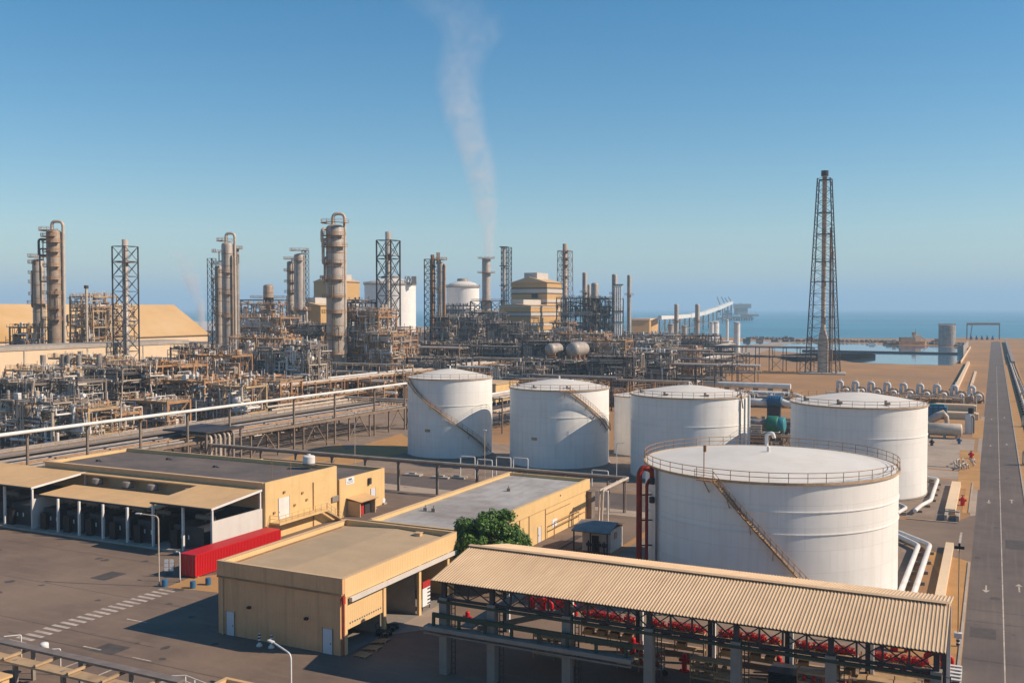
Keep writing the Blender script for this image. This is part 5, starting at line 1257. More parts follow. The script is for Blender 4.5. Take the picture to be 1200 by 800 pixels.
# domed tanks in the back
def domed(u,Z,R,vr,vt,label):
    x,y=uz(u,Z); t=thing('domed_tank',label,'storage tank',(x,y,0)); H=hz(vr,Z); T_=hz(vt,Z)
    B().lathe([(R,0),(R,H)],x,y,64).build('shell','tank_white',t)
    b=B(); b.lathe([(R+.3,H),(R*.97,H+(T_-H)*.25),(R*.75,H+(T_-H)*.62),(R*.4,H+(T_-H)*.9),(0,T_)],x,y,64); b.build('dome','roof_white',t)
    b=B(); b.ring(x,y,H-.8,H+.2,R+.05,R+1.0,64); b.arcrail(x,y,H+.2,R+.9,0,2*PI,1.6,60,.12); b.build('rim','pipe_grey',t)
    b=B(); b.lathe([(R*.35,T_-.8),(R*.35,T_+1.6),(R*.25,T_+2.2),(0,T_+2.2)],x,y,24); b.build('roof_hatch','pipe_grey',t)
    return t
T_=domed(457.5,900,23.4,333,326,'very large white domed tank behind the lattice frame')
x,y=uz(479,886); b=B(); b.cb(x,y,hz(333,886),9,5,.6,YAW); lattice(b,x,y,4.5,4.5,hz(333,886),hz(324,886),1,.5,.35); b.cb(x+6,y,hz(333,886),4,3,7,YAW); b.build('roof_platform','pipe_grey',T_)
domed(542.5,940,15.6,336,329,'white domed tank behind the smoking stack')
x0,y0=uz(480,870); x1,y1=uz(528,900)
t=thing('podium_building','low beige building at the foot of the very large domed tank','building',(x0,y0,0)); B().prism([uz(424,866),uz(520,866),uz(521,905),uz(426,905)],0,hz(389.5,866)).build('wall','concrete',t); B().prism([uz(423,864),uz(521,864),uz(522,866),uz(423,866)],hz(389.5,866),hz(388.3,866)).build('parapet','beige_wall',t)
# banded buildings
def vb(Z,H,rows):         # bands given by picture rows from the roof down: [(row, material of the band above it)]
    zs=[0]+[hz(v,Z)/H for v,m in rows[::-1]][0:0]; out=[]; prev=1.0
    for v,m in rows:
        q=max(0,hz(v,Z)/H); out.append((prev-q,m)); prev=q
    if prev>0: out.append((prev,'o'))
    return out[::-1]
def banded(name,label,x0,x1,y0,y1,H,bands,roofh=3.5,open_=None):
    t=thing(name,label,'building',((x0+x1)/2,(y0+y1)/2,0)); n=len(bands); z=0
    bo=B(); bp=B(); bb=B()
    for f,m in bands:
        q=z+H*f; o={'o':bo,'p':bp,'b':bb}[m]; e=.25 if m=='p' else 0; o.box(x0-e,x1+e,y0-e,y1+e,z,q); z=q
    for o,m,nm in ((bo,'yellow_clad','wall'),(bp,'cladding_pale','cladding_band'),(bb,'cladding_brown','cladding_band')):
        if o.v: o.build(nm,m,t)
    b=B(); xm=(x0+x1)/2; e=.8
    b.add([(x0-e,y0-e,H+.01),(x1+e,y0-e,H+.01),(x1+e,y1+e,H+.01),(x0-e,y1+e,H+.01),(xm,y0-e,H+roofh),(xm,y1+e,H+roofh)],[(0,1,4),(1,2,5,4),(2,3,5),(3,0,4,5)]); b.build('roof','parapet',t)
    b=B(); w=(x1-x0)*.18; b.box(xm-w,xm+w,y0+(y1-y0)*.1,y1-(y1-y0)*.15,H+roofh*.6,H+roofh+2.6); b.build('ridge_vent','cladding_pale',t)
    return t
xa,ya=uz(641,640)
tb=banded('banded_tower','tall tan and white banded prilling building with a ridge vent',xa-26,xa,ya,ya+24,hz(331,640),vb(640,hz(331,640),[(336.5,'o'),(338.5,'b'),(343,'p'),(344.6,'b'),(350.5,'o'),(354,'p'),(355.5,'b'),(362,'o'),(366,'p')]),4.0)
q=[(ya-.06)]
b=B(); b.box(xa-11,xa-6.5,ya-.3,ya-.05,hz(349,640),hz(344,640)); b.build('opening','black',tb)
B().box(xa-18,xa+.5,ya-3,ya-.06,hz(358.5,640),hz(357.5,640)).build('balcony','steel_dark',tb)
xa2,ya2=uz(622,610)
banded('banded_annex','lower tan and white banded block in front of the tall banded building',xa2-22,xa2,ya2,ya2+42,hz(358,610),vb(610,hz(358,610),[(360,'p'),(365.3,'o'),(366.5,'b'),(370,'p'),(371,'b'),(378,'o'),(379,'b'),(382,'p'),(387.2,'o'),(388,'b'),(390.5,'p')]),1.2)
xa3,ya3=uz(402,640); banded('banded_block','tan and white banded building behind the largest central column',xa3-14,xa3,ya3,ya3+19,hz(330,640),[(.40,'o'),(.08,'p'),(.17,'o'),(.1,'p'),(.25,'o')],2.4)
xa4,ya4=uz(376,560); banded('banded_hall','tan banded hall left of the largest central column, half hidden',xa4-18,xa4,ya4,ya4+26,hz(358,560),[(.3,'o'),(.1,'p'),(.2,'o'),(.1,'p'),(.3,'o')],2.0)
xa5,ya5=uz(384,700); banded('banded_block','dark roofed banded building with a pale hatch left of the central column',xa5-12,xa5,ya5,ya5+20,hz(330,700),[(.72,'o'),(.08,'p'),(.2,'o')],2.0)
# yellow wall behind between tank 1 and 2
p=at(575,482); t=thing('yellow_block','small yellow building seen in the gap between the two left tanks','building',(p.x,p.y,0)); B().box(p.x-8,p.x+1.8,p.y,p.y+24,3,8.6).build('wall','yellow_wall',t)
b=B()
for yy in (1,9,17,23): b.box(p.x-7,p.x-6.6,p.y+yy-.2,p.y+yy+.2,0,3).box(p.x+1.2,p.x+1.6,p.y+yy-.2,p.y+yy+.2,0,3)
b.build('leg','concrete',t); B().box(p.x-8.3,p.x+2.1,p.y-.3,p.y+24.3,8.6,8.9).build('roof','parapet',t)
# horizontal drums
for (u,v,r,L_,l) in ((644.5,409,2.3,6,'rusty silver horizontal drum above the second tank, the left one'),(671.5,409.5,3.0,8,'larger silver horizontal drum above the second tank, the right one')):
    Z=395; x,y=uz(u,Z); z=hz(v,Z); t=thing('horizontal_drum',l,'vessel',(x,y,0))
    B().drum((x,y,z),(x+1.0,y+L_,z),r,24,.3).build('shell','shell_silver',t)
    b=B()
    for yy in (1,L_-1.5): b.cb(x,y+yy,z-r-.8,r*1.7,.6,r*.9)
    for xx in (-r,r):
        for yy in (0,L_): b.beam((x+xx,y+yy,0),(x+xx,y+yy,z-r-.8),.4)
    b.cb(x,y+L_/2,z-r-1.1,2*r+1,L_+2,.3); b.build('support_frame','steel_rust',t)
# --- process structures (front corner by bearing u and depth Z, size in metres)
UN=[
 # u0,Z,wx,wy,vtop(or H),label,levels,pal,dens,vessels
 (96,392,13,12,347,'piped structure with a fan deck immediately right of the far left columns',6,'tan',1.4,4),
 (118,398,12,12,360,'lower piped structure between the far left columns and the lattice frame',5,'tan',1.2,3),
 (22,372,10,9,383,'low rusty structure left of the far left columns',4,'rust',1.,2),
 (300,560,30,16,356,'dense brown pipe structure below the short reactor, right of the looped columns',6,'rust',1.3,6),
 (300,470,30,14,372,'long brown deck structure in front of the short reactor',5,'rust',1.3,5),
 (365,430,16,14,381,'dark structure at the left of the largest central column',5,'dark',1.2,4),
 (342,470,10,10,380,'pipe cluster at the foot of the grey centre left column',5,'grey',1.2,3),
 (425,362,14,12,364,'tall multi level rusty structure immediately right of the largest central column',9,'rust',1.8,7),
 (445,352,10,10,392,'rusty lower structure at the foot of the domed tank lattice frame',6,'rust',1.6,4),
 (412,405,10,10,354,'dark upper structure with a row of vent stacks behind the central column',8,'dark',1.3,5),
 (458,400,13,10,386,'pipe structure standing inside the foot of the domed tank lattice frame',7,'rust',1.4,4),
 (515,470,10,9,372,'dark pipe structure at the foot of the frame tower',6,'dark',1.3,3),
 (540,560,22,14,372,'dense dark pipe structure left of the smoking stack',7,'dark',1.5,6),
 (566,600,20,14,366,'dense dark pipe structure below the smoking stack',7,'dark',1.4,5),
 (590,520,20,12,379,'dark piped structure left of the banded annex',6,'dark',1.5,5),
 (532,700,26,14,358,'far dark structure in front of the rear domed tank',6,'dark',1.0,4),
 (675,600,26,14,349,'dark furnace structure under the short wide stacks',7,'dark',1.7,7),
 (703,600,20,14,350,'dark furnace structure left of the bent pipe bundle',7,'dark',1.7,6),
 (655,560,12,12,378,'tan piped structure right of the banded annex',5,'rust',1.3,3),
 (680,470,24,10,391,'brown pipe structure behind the horizontal drums',5,'rust',1.4,5),
 (650,410,30,10,400,'dark deck structure carrying pipes beside the horizontal drums',5,'dark',1.4,4),
 (708,400,18,9,399,'pale beam deck structure right of the horizontal drums',5,'rust',1.6,4),
 (745,430,18,12,402,'grey pipe structure to the right of the bent pipe bundle',5,'grey',1.5,4),
 (715,330,16,10,418,'pipe structure close behind the gap between the second tank and the wide tank',5,'dark',1.7,4),
 (760,360,16,10,414,'pale pipe structure behind the left part of the wide tank',4,'grey',1.5,3),
 (790,400,18,10,408,'brown and pale pipe structure behind the wide tank',4,'rust',1.5,4),
 (640,340,22,10,425,'dark pipe structure close behind the second tank',4,'dark',1.5,4),
 (600,330,18,10,432,'low blue grey pipe structure in the gap between the two left tanks',3,'grey',1.5,3),
 (755,560,34,14,392,'long low grey structure below the free standing stack',3,'grey',1.5,5),
 (800,600,40,14,393,'long low dark structure in front of the conveyor stacks',3,'dark',1.4,5),
 (750,500,30,12,398,'low grey pipe structure right of the furnace frames',3,'grey',1.5,4),
 (700,500,26,12,394,'dense dark structure below the furnace frames',4,'dark',1.6,5),
 (620,470,22,12,392,'dark structure below the banded annex',4,'dark',1.6,4),
 (575,430,24,10,402,'dark structure behind the tall left tank right side',3,'dark',1.5,4),
 (520,420,26,10,404,'dark piped structure above the tall left tank',3,'dark',1.4,4),
 (505,350,20,8,420,'low dark structure close behind the tall left tank',3,'dark',1.4,3),
 # left zone
 (150,262,16,12,428,'rusty three storey structure with a dark core in the middle of the left pipes',4,'rust',2.0,5),
 (122,256,12,12,437,'dark cored structure left of the rusty three storey structure',4,'dark',1.8,4),
 (185,268,16,10,428,'rusty deck structure with many upright valves behind the overhead pipe',3,'rust',1.8,4),
 (215,256,14,10,446,'orange low structure beneath the rusty decks',2,'rust',1.8,4),
 (240,292,20,9,416,'long rusty deck structure left of the largest central column',3,'rust',1.6,4),
 (90,300,26,9,420,'tan deck with upright vents in front of the blank beige wall',3,'tan',1.6,4),
 (40,270,24,10,434,'tan pipe deck at the left edge below the beige wall',3,'tan',1.7,4),
 (8,236,18,10,448,'pale pipe structure in the far left corner',3,'grey',1.8,3),
 (60,236,18,8,446,'rack of pale vertical pipes left of the dark cored structure',3,'grey',1.8,3),
 (330,300,18,10,411,'pale pipe and ladder structure left of the largest central column',5,'grey',1.8,4),
 (347,290,9,9,404,'tall grey pipe structure immediately left of the largest central column base',5,'grey',1.8,3),
 (300,262,16,9,446,'low rusty structure with a stair in front of the pale ladder structure',3,'rust',1.8,3),
 (262,252,14,8,452,'low tan structure with a round vessel above the pale rack pipes',2,'tan',1.7,3),
 (300,350,24,10,396,'brown deck structure behind the pale ladder structure',4,'rust',1.5,4),
 (225,340,20,10,408,'dark deck structure right of the blank beige wall',4,'dark',1.5,4),
 (30,206,16,8,470,'pale low piping at the left edge above the long pipe rack',2,'grey',1.8,2),
 (75,208,14,8,478,'tan low piping with tanks above the long pipe rack',2,'tan',1.8,3),
 (110,215,12,7,484,'brown low piping with drums above the long pipe rack',2,'rust',1.8,2),
 (170,232,14,7,470,'brown low piping beside the red fire monitor',2,'rust',1.8,2),
]
for i,(u,Z,wx,wy,vt,lab,lev,pal,dn,nv) in enumerate(UN):
    x,y=uz(u,Z); unit(x-wx/2,x+wx/2,y,y+wy,max(3.,hz(vt,Z)),lab,100+i,lev,pal,dn*(1.25 if Z<400 else 1.0),nv)
# --- racks through the plant
RK=[('x',-292,-176,238,5,8.5,'rusty pipe rack tying the near left process structures together',2,12,'rust'),
    ('x',-292,-176,279,6,13.5,'upper tan pipe rack spanning the middle of the left process area',3,12,'tan'),
    ('x',-420,-200,360,7,16,'high rusty pipe rack passing in front of the looped columns',2,12,'rust'),
    ('x',-230,-100,382,6,16,'high grey pipe rack passing in front of the banded annex',3,12,'grey'),
    ('x',-300,-172,262,7,9.5,'long pipe rack crossing the left process area, nearest row',2,12,'rust'),
    ('x',-300,-190,330,7,12,'pipe rack crossing behind the largest central column',2,12,'grey'),
    ('x',-230,-110,300,8,10,'pipe rack crossing behind the tall left tank',2,12,'dark'),
    ('x',-230,-90,352,8,12,'pipe rack crossing behind the second tank, middle row',2,12,'dark'),
    ('x',-280,-100,420,9,13,'pipe rack crossing below the horizontal drums, farther row',3,12,'dark'),
    ('x',-330,-120,500,9,13,'pipe rack crossing below the banded buildings',3,12,'dark'),
    ('x',-190,-84,522,9,12.4,'dark open pipe rack standing on bare sand left of the flare tower',2,8,'dark'),
    ('x',-175,-95,440,7,7,'low grey pipe rack behind the wide tank',2,10,'grey'),
    ('y',210,470,-182,9,11,'pipe rack running away from the camera beside the central column',2,12,'rust'),
    ('y',230,520,-120,8,9,'pipe rack running away from the camera between the left tanks',2,12,'grey'),
    ('y',130,300,-215,8,8,'pipe rack running away from the camera in the left process area',2,12,'tan'),
    ('y',130,290,-255,8,9,'pipe rack running away from the camera in front of the beige wall',2,12,'tan'),
    ('y',420,620,-150,8,10,'grey pipe rack running away towards the jetty road',2,10,'grey')]
for i,(ax,a,b2,c,w_,H,lab,lev,npz,pal) in enumerate(RK): rack(ax,a,b2,c,w_,H,lab,40+i,lev,npz,7.,pal)
# curled ducts on the tan deck
for k,(u,v) in enumerate(((50,424),(80,424),(92,422))):
    Z=290; x,y=uz(u,Z); z=hz(430,Z); xx,yy=uz(u+(24 if k!=1 else -6),Z)
    b=B(); b.pipe([(x,y,hz(416,Z)),(x,y,z),(xx,yy,z),(xx,yy,hz(415,Z))],.8,12); solo('curled_duct',b,'pipe_grey',('U shaped grey duct in front of the beige wall, leftmost','short U shaped grey duct in front of the beige wall, between two longer ones','U shaped grey duct in front of the beige wall, rightmost')[k],'duct',(x,y,0))
# air cooler fans next to far left columns, white frames
x,y=uz(98,385)
t=thing('vertical_mast','tall pale mast rising from the far left structures','mast',(uz(102,384)[0],uz(102,384)[1],0)); B().vcyl(*uz(102,384),0,hz(338,384),.5,8).build('pole','pipe_pale',t)
B().cb(*uz(102,384),hz(338,384),1.2,1.2,1.2).build('head','steel_dark',t)
p=at(420,465); t=thing('blue_compressor','small blue machine at the foot of the central column','machine',(p.x,p.y,0)); B().cb(p.x,p.y,.2,3,2.4,2.4).build('body','blue_paint',t); B().cb(p.x,p.y,.01,3.6,2.8,.18).build('base','concrete',t)
p=at(365,480); t=thing('white_cabinet','pale cabinet left of the central column foot','cabinet',(p.x,p.y,0)); B().cb(p.x,p.y,.1,4.5,2,5).build('body','white_paint',t); B().cb(p.x,p.y-1.05,2,1,.1,2).build('panel','panel_dark',t)
# --- flare tower
x,y=uz(964.5,497); H=hz(208,497)
t=thing('flare_tower','very tall lattice flare tower with a dark tip standing on the sand near the lagoon','flare tower',(x,y,0))
b=B(); lattice(b,x,y,15,6.2,0,H-1,17,.5,.17,True,0); b.build('lattice_frame','steel_dark',t)
b=B(); b.lathe([(2.6,0),(2.6,16),(1.5,22),(1.15,24),(1.15,H),(1.6,H+.1),(1.6,H+2.6),(1.2,H+2.7)],x,y,16); b.build('stack','pipe_pale',t)
B().vcyl(x,y,H+.3,H+3.0,1.8,12).build('flare_tip','black',t)
b=B(); ring_=[(220,2),(250,2),(280,3)]
for v,e in ((212,5.6),(250,6),(275,7),(307,8),(330,9),(372,11)): b.cb(x,y,hz(v,497),e*.95,e*.95,.2,.12)
b.build('platform','steel_dark',t)
b=B(); b.vcyl(x+3.4,y-1,0,H*.74,.55,10); b.vcyl(x+4.6,y-1,0,H*.62,.3,8); b.build('riser','pipe_rust',t)
b=B().cb(x,y,.02,22,20,.5,.12); b.build('foundation','concrete',t)
# rusty standpipe and red bush far
# --- white pipe loop manifold row
t0=None
for k in range(9):
    X=-52.5+k*5.6; Y=383-k*.8
    if t0 is None:
        t0=thing('expansion_loop','white arched pipe loop with a ringed flange behind the tank nearest the road','pipe loop',(X,Y,0),'white pipe loops behind the right tank')
        B().pipe([(X,Y,1),(X,Y,5.6),(X+1.7,Y,5.6),(X+1.7,Y,2.2)],.55,12,1.0).build('arch_pipe','white_paint',t0)
        b=B()
        for i in range(16):
            a=i*PI/8; b.tube((X+3.2+1.6*math.cos(a),Y-1,2.2+1.6*math.sin(a)),(X+3.2+1.6*math.cos(a+PI/8),Y-1,2.2+1.6*math.sin(a+PI/8)),.22,8)
        b.build('ring_flange','pipe_dark',t0)
        B().drum((X+3.2,Y-1,2.2),(X+3.2,Y+3,2.2),.8,14,.3).build('drum','white_paint',t0)
        B().pipe([(X+4.9,Y-1.8,.2),(X+4.6,Y-1.8,3.6),(X+2.2,Y-1.8,4.3),(X+1.9,Y-1.8,.3)],.32,10,1.6).build('curved_pipe','pipe_pale',t0)
        B().pipe([(X+.2,Y-2.6,.3),(X+.2,Y-2.6,2.6),(X+2.4,Y-2.6,2.6)],.4,10).build('branch_pipe','pipe_pale',t0)
        B().box(X+2.4,X+4,Y-.9,Y-.4,0.02,.9).box(X+2.4,X+4,Y+1.8,Y+2.3,0.02,.9).build('saddle','steel_rust',t0)
        B().vcyl(X+1.2,Y+1,0,7.0,.12,8).build('vent_pipe','white_paint',t0)
        base=(X,Y)
    else: dup(t0,X-base[0],Y-base[1],0)
pline('header_pipe','long pale header pipe at the right end of the white loop row',[(-8,375,2),(2-6.2,375,2)],.9,'white_paint',True)
pline('header_pipe','fat white insulated pipe above the blue and green machines, upper one',[(-95,352,5.5),(-64,352,5.5)],1.0,'white_paint',True)
pline('header_pipe','fat white insulated pipe above the blue and green machines, lower one with a slanting end',[(-90,345,3.0),(-62,345,3.0),(-55,338,1.4)],1.3,'white_paint',True)
unit(-104,-60,330,338,3.4,'low pale valve station behind the blue machine',300,1,'grey',2.2,3)
unit(-150,-98,355,363,4.0,'low white valve line behind the wide tank top',301,1,'grey',2.2,4)
unit(-52,-6,352,359,3.0,'brown tangle of valves in front of the white loop row',302,1,'rust',2.2,2)
p=at(907,497); t=thing('blue_condenser','blue ribbed cylinder machine in the gap between the two right tanks','machine',(p.x,p.y,0)); zz=hz(471,276)
B().drum((p.x-1.6,p.y,zz),(p.x+2.0,p.y,zz),1.55,20,.15).build('shell','blue_paint',t); b=B()
for k in range(6): b.tube((p.x-1.7+k*.7,p.y,zz),(p.x-1.5+k*.7,p.y,zz),1.7,20)
b.build('rib','blue_paint',t); b=B().cb(p.x,p.y,0,3.6,2,zz-1.5); b.build('support','steel_dark',t)
B().drum((p.x-9.5,p.y,zz-.4),(p.x-1.8,p.y,zz-.4),1.0,16,.1).build('inlet_duct','white_paint',t)
B().pipe([(p.x+2.2,p.y-.4,zz),(p.x+3.8,p.y-.4,zz-.6),(p.x+5.2,p.y-.4,zz-.6)],.9,14).build('outlet_duct','white_paint',t)
p=at(908,520); t=thing('green_condenser','green and teal round machine below the blue one between the two right tanks','machine',(p.x,p.y,0)); zz=hz(491,250)
B().drum((p.x-1.6,p.y,zz),(p.x+.6,p.y,zz),2.1,24,.15).build('shell','green_paint',t); B().drum((p.x+.65,p.y,zz),(p.x+2.2,p.y,zz),1.9,24,.1).build('end_cap','teal_paint',t)
B().drum((p.x-7,p.y,zz),(p.x-1.8,p.y,zz),1.1,16,.1).build('inlet_duct','pipe_grey',t); B().cb(p.x,p.y,0,3.4,2.4,max(.5,zz-2)).build('support','steel_dark',t)
unit(-64,-42,226,232,3.2,'dark railed steel platform in the gap between the two right tanks',303,2,'dark',2.0,2)
unit(-68,-40,262,266,2.6,'dark pipe tangle behind the green machine',304,2,'dark',1.8,2)
# right of tank 4
p=at(1098,490); t=thing('blue_cooler','blue box shaped cooler right of the tank nearest the road','machine',(p.x,p.y,0)); B().cb(p.x-1,p.y,.3,7.5,5,3.3).build('body','blue_paint',t); B().cb(p.x-1,p.y,3.6,6,2,.7).build('hood','teal_paint',t); B().cb(p.x-1,p.y,0.02,8.6,5.4,.26).build('base','concrete',t)
b=B()
for k in range(5): b.cb(p.x-4+k*1.5,p.y-2.55,1,.2,.1,3)
b.build('louvre','panel_dark',t)
p=at(1088,512); q=at(1127,510); t=thing('horizontal_vessel','long grey horizontal vessel right of the tank nearest the road','vessel',((p.x+q.x)/2,p.y,0))
B().drum((p.x-2,p.y,2.2),(q.x,p.y,2.2),1.6,24,.12).build('shell','pipe_pale',t); b=B()
for xx in (p.x,p.x+3.8,q.x-1): b.box(xx-.3,xx+.3,p.y-1.2,p.y+1.2,.02,1.2)
b.build('saddle','concrete',t)
p=at(1100,497); t=thing('elbow_duct','pale conical duct elbow behind the long grey horizontal vessel','duct',(p.x,p.y,0)); b=B(); b.sweep([(p.x-2.6,p.y,.8),(p.x-.5,p.y,2.2),(p.x+1.2,p.y,3.2),(p.x+2,p.y,2.2),(p.x+2.2,p.y,.2)],[1.0,1.2,1.0,.7,.6],14); b.build('duct','pipe_pale',t); B().cb(p.x+2.4,p.y,0.02,2,2,.3).build('base','concrete',t)
p=at(1135,508); t=thing('vertical_filter','pale vertical filter vessel with a black cap near the road','vessel',(p.x,p.y,0)); B().vcyl(p.x,p.y,0,5.2,.9,16,.3).build('shell','white_paint',t); B().vcyl(p.x+.5,p.y,5.4,6.8,.7,12).build('cap','black',t); b=B(); b.pipe([(p.x+1.2,p.y-.4,.2),(p.x+1.2,p.y-.4,4.8),(p.x,p.y-.4,4.8)],.3,8); b.build('pipe','pipe_grey',t)
for i,(u,v,w_,l) in enumerate(((1138,482,12,'long low tan concrete block beside the road, the far one'),(1140,492,11,'long low tan concrete block beside the road, the near one'))):
    p=at(u,v); b=B().box(p.x-11,p.x+1.5,p.y,p.y+4.5,0.02,1.8); b.box(p.x-10.4,p.x+.9,p.y+.6,p.y+3.9,1.81,2.0); solo('concrete_block',b,'beige_wall',l,'block',(p.x,p.y,0))
# valves near the road
for i,(u,v,l,m) in enumerate(((1138,537,'red hydrant beside the pale pipe stub near the road','red_paint'),(1128,592,'small red valve assembly on the ochre verge near the culvert','red_paint'),(1124,520,'small dark barrel on the concrete apron near the road','blue_paint'),(1092,522,'dark valve at the right foot of the tank nearest the road','steel_dark'))):
    p=at(u,v); t=thing('ground_valve',l,'valve',(p.x,p.y,0)); B().vcyl(p.x,p.y,0,1.3,.35,12,.15).build('body',m,t); B().tube((p.x-.6,p.y,.9),(p.x+.6,p.y,.9),.2,10).build('outlet',m,t); B().tube((p.x,p.y,1.3),(p.x,p.y,1.75),.08,6).tube((p.x-.3,p.y,1.7),(p.x+.3,p.y,1.7),.06,6).build('handwheel','steel_dark',t)
p=at(1131,548); t=thing('valve_pit','tangled valve pit with white pipes in the ochre square near the road','valves',(p.x,p.y,0)); b=B(); rnd=random.Random(2)
for k in range(12): a=p.x+rnd.uniform(-2,1.5); c=p.y+rnd.uniform(-6,6); b.pipe([(a,c,.1),(a,c,1.0),(a+rnd.uniform(-1,1),c+2,1.0),(a+.3,c+2.6,.1)],.14,6)
b.build('pipe','pipe_pale',t)
sheet('soil_patch',[at(1122,572),at(1148,574),at(1149,530),at(1125,527)],'ochre_soil',.04)
sheet('soil_patch',[at(1139,513),at(1152,514),at(1153,492),at(1141,492)],'ochre_soil',.04)
b=B(); rnd=random.Random(6)
# pipeline right of the road
t=thing('roadside_pipeline','long pipe track with many supports running along the right side of the road','pipeline',(9.5,300,0))
b=B(); b.tube((9.6,130,.9),(8.3,760,.9),.45,10); b.tube((10.9,130,.8),(9.4,760,.8),.3,8); b.tube((11.8,130,1.2),(10.2,500,1.2),.2,8); b.build('pipe','pipe_pale',t)
b=B()
for y in range(135,740,9): x=9.6-(y-130)*.0021; b.box(x-1,x+2.4,y-.2,y+.2,0.02,.45)
b.build('pipe_support','steel_dark',t)
for i,(u,v,l) in enumerate(((1196,470,'first'),(1198,500,'second'),(1199,545,'third'))):
    p=at(u,v); t=thing('loop_frame','pale expansion frame over the roadside pipes, '+l+' from the sea','frame',(p.x+2,p.y,0)); b=B(); b.pipe([(p.x,p.y,.5),(p.x,p.y,3),(p.x+4.5,p.y,3),(p.x+4.5,p.y,.5)],.22,8); b.pipe([(p.x,p.y+1,.5),(p.x,p.y+1,2.4),(p.x+4.5,p.y+1,2.4),(p.x+4.5,p.y+1,.5)],.16,8); b.build('pipe','pipe_pale',t); B().box(p.x-.2,p.x+.2,p.y-.3,p.y+1.3,.02,.45).build('pipe_support','concrete_grey',t)
B_=B()
sheet('side_street',[(RX1,178),(13,177),(13,183),(RX1,184)],'pavement',.036)
# walls along the road toward the sea
b=B(); b.box(-14.2,-12.9,430,640,0,1.6); solo('roadside_wall',b,'beige_wall','long low pale wall left of the road on the sand near the lagoon','wall',(-13.5,535,0))
b=B(); b.box(-9,-8,430,560,0,.5); b.box(-18,-17.6,640,900,0,1.5); solo('kerb_wall',b,'beige_wall','low broken kerb wall between the road and the lagoon quay','wall',(-10,640,0))
b=B(); b.box(-21,-20,780,930,0,5); b.box(-24,-20,779,781,0,6); solo('quay_wall',b,'concrete','pale quay wall rising beside the road near the gantry','wall',(-20,850,0))
b=B(); b.box(9,11,640,1060,0,2.2); solo('sea_wall',b,'concrete_grey','long grey wall on the right side of the road near the sea','wall',(10,850,0))
x,y=uz(1109.5,850); t=thing('grey_tank','single grey upright tank on the quay beyond the lagoon','storage tank',(x,y,0)); B().vcyl(x,y,0,hz(381,850),6.8,32,.6).build('shell','shell_silver',t); b=B(); b.arcrail(x,y,hz(381,850),6.7,0,6.28,1.3,24,.12); b.build('railing','steel_grey',t); b=B(); ladder(b,x+5.5,y-5.0,0,hz(381,850),1.2); b.build('ladder','steel_dark',t)
# quay gantry
a=at(1133,397.5); c=at(1171,397.5); t=thing('quay_gantry','wide open steel gantry at the sea end of the road','gantry',(a.x,a.y,0)); Z=(a-CAM).dot(FH); zt=hz(379.5,Z)
b=B(); b.beam((a.x,a.y,zt),(c.x,c.y,zt),2.2); b.build('beam','steel_grey',t)
for e in (a,c): B().beam((e.x,e.y,0),(e.x,e.y,zt),1.0).build('leg','steel_grey',t)
b=B(); b.beam((a.x+3,a.y,0),(a.x+5,a.y,zt-1),.8); b.build('brace','steel_grey',t)
for k in range(5):
    u=1138+k*6.3; x,y=uz(u,Z-15)
    if k==0:
        p0=thing('quay_pump','small dark blue pump in the row under the sea gantry','pump',(x,y,0),'blue pumps under the quay gantry'); B().cb(x,y,0,2.4,2.4,2.2).build('body','blue_paint',p0); B().vcyl(x,y,2.2,4.2,.7,8).build('motor','blue_paint',p0); pk=(x,y)
    else: dup(p0,x-pk[0],y-pk[1],0)
# breakwater spits and dredger
def spit(label,pts,w_,h,seed):
    rnd=random.Random(seed); b=B(); P=[at(u,v) for u,v in pts]
    for i in range(len(P)-1):
        n=max(2,int((P[i+1]-P[i]).length/3))
        for k in range(n):
            q=P[i].lerp(P[i+1],k/n)
            for j in range(2):
                r=rnd.uniform(1.0,2.6); b.lathe([(r,-.5),(r*rnd.uniform(.8,1),h*rnd.uniform(.3,.6)),(r*.4,h*rnd.uniform(.7,1.1)),(0,h)],q.x+rnd.uniform(-2,2),q.y+rnd.uniform(-w_,w_),6,False)
    solo('breakwater',b,'rock',label,'breakwater',P[0])
spit('thin rocky breakwater along the far side of the lagoon',[(905,399.8),(960,400.5),(1030,401),(1060,403),(1130,404.5)],3,2.4,1)
spit('rocky mound line left of the lagoon by the white cylinders',[(880,397),(905,397.5),(935,398)],3,2.6,2)
b=B(); P=[at(915,419.5),at(950,417.3),at(1020,417.6),at(1026,419),at(1010,421.5),at(935,424)]; b.prism([(p.x,p.y) for p in P],.02,2.2); solo('dark_jetty',b,'tar','low dark landing stage poking into the lagoon behind the flare tower','jetty',P[0])
b=B(); p,q=at(940,411.5),at(1122,415); b.tube((p.x,p.y,.6),(q.x,q.y,.6),.7,8); solo('floating_pipeline',b,'pipe_dark','thin dark floating line across the lagoon','pipeline',p)
x,y=uz(1069,880); z0=0
t=thing('dredger','rusty moored dredger with deckhouse and mast beyond the lagoon','ship',(x,y,0)); c_,s_=RT.x,RT.y
def L(u_,d_): return (x+RT.x*u_+FH.x*d_, y+RT.y*u_+FH.y*d_)
B().prism([L(-13,-3),L(10,-3),L(13,0),L(10,3),L(-13,3)],0,3.4).build('hull','pipe_rust',t)
B().prism([L(-11,-2.4),L(2,-2.4),L(2,2.4),L(-11,2.4)],3.4,7).build('deckhouse','shell_brown',t); B().prism([L(1,-2),L(7,-2),L(7,2),L(1,2)],7 if False else 3.4,9).build('wheelhouse','beige_wall',t)
b=B(); q=L(3,0); b.tube((*q,9),(*q,15),.5,6,.2); q2=L(1.4,0); b.cb(*q2,9,3,2,2.4,YAW); b.tube((*L(6,0),9),(*L(12,0),4),.35,6); b.build('mast','pipe_rust',t)
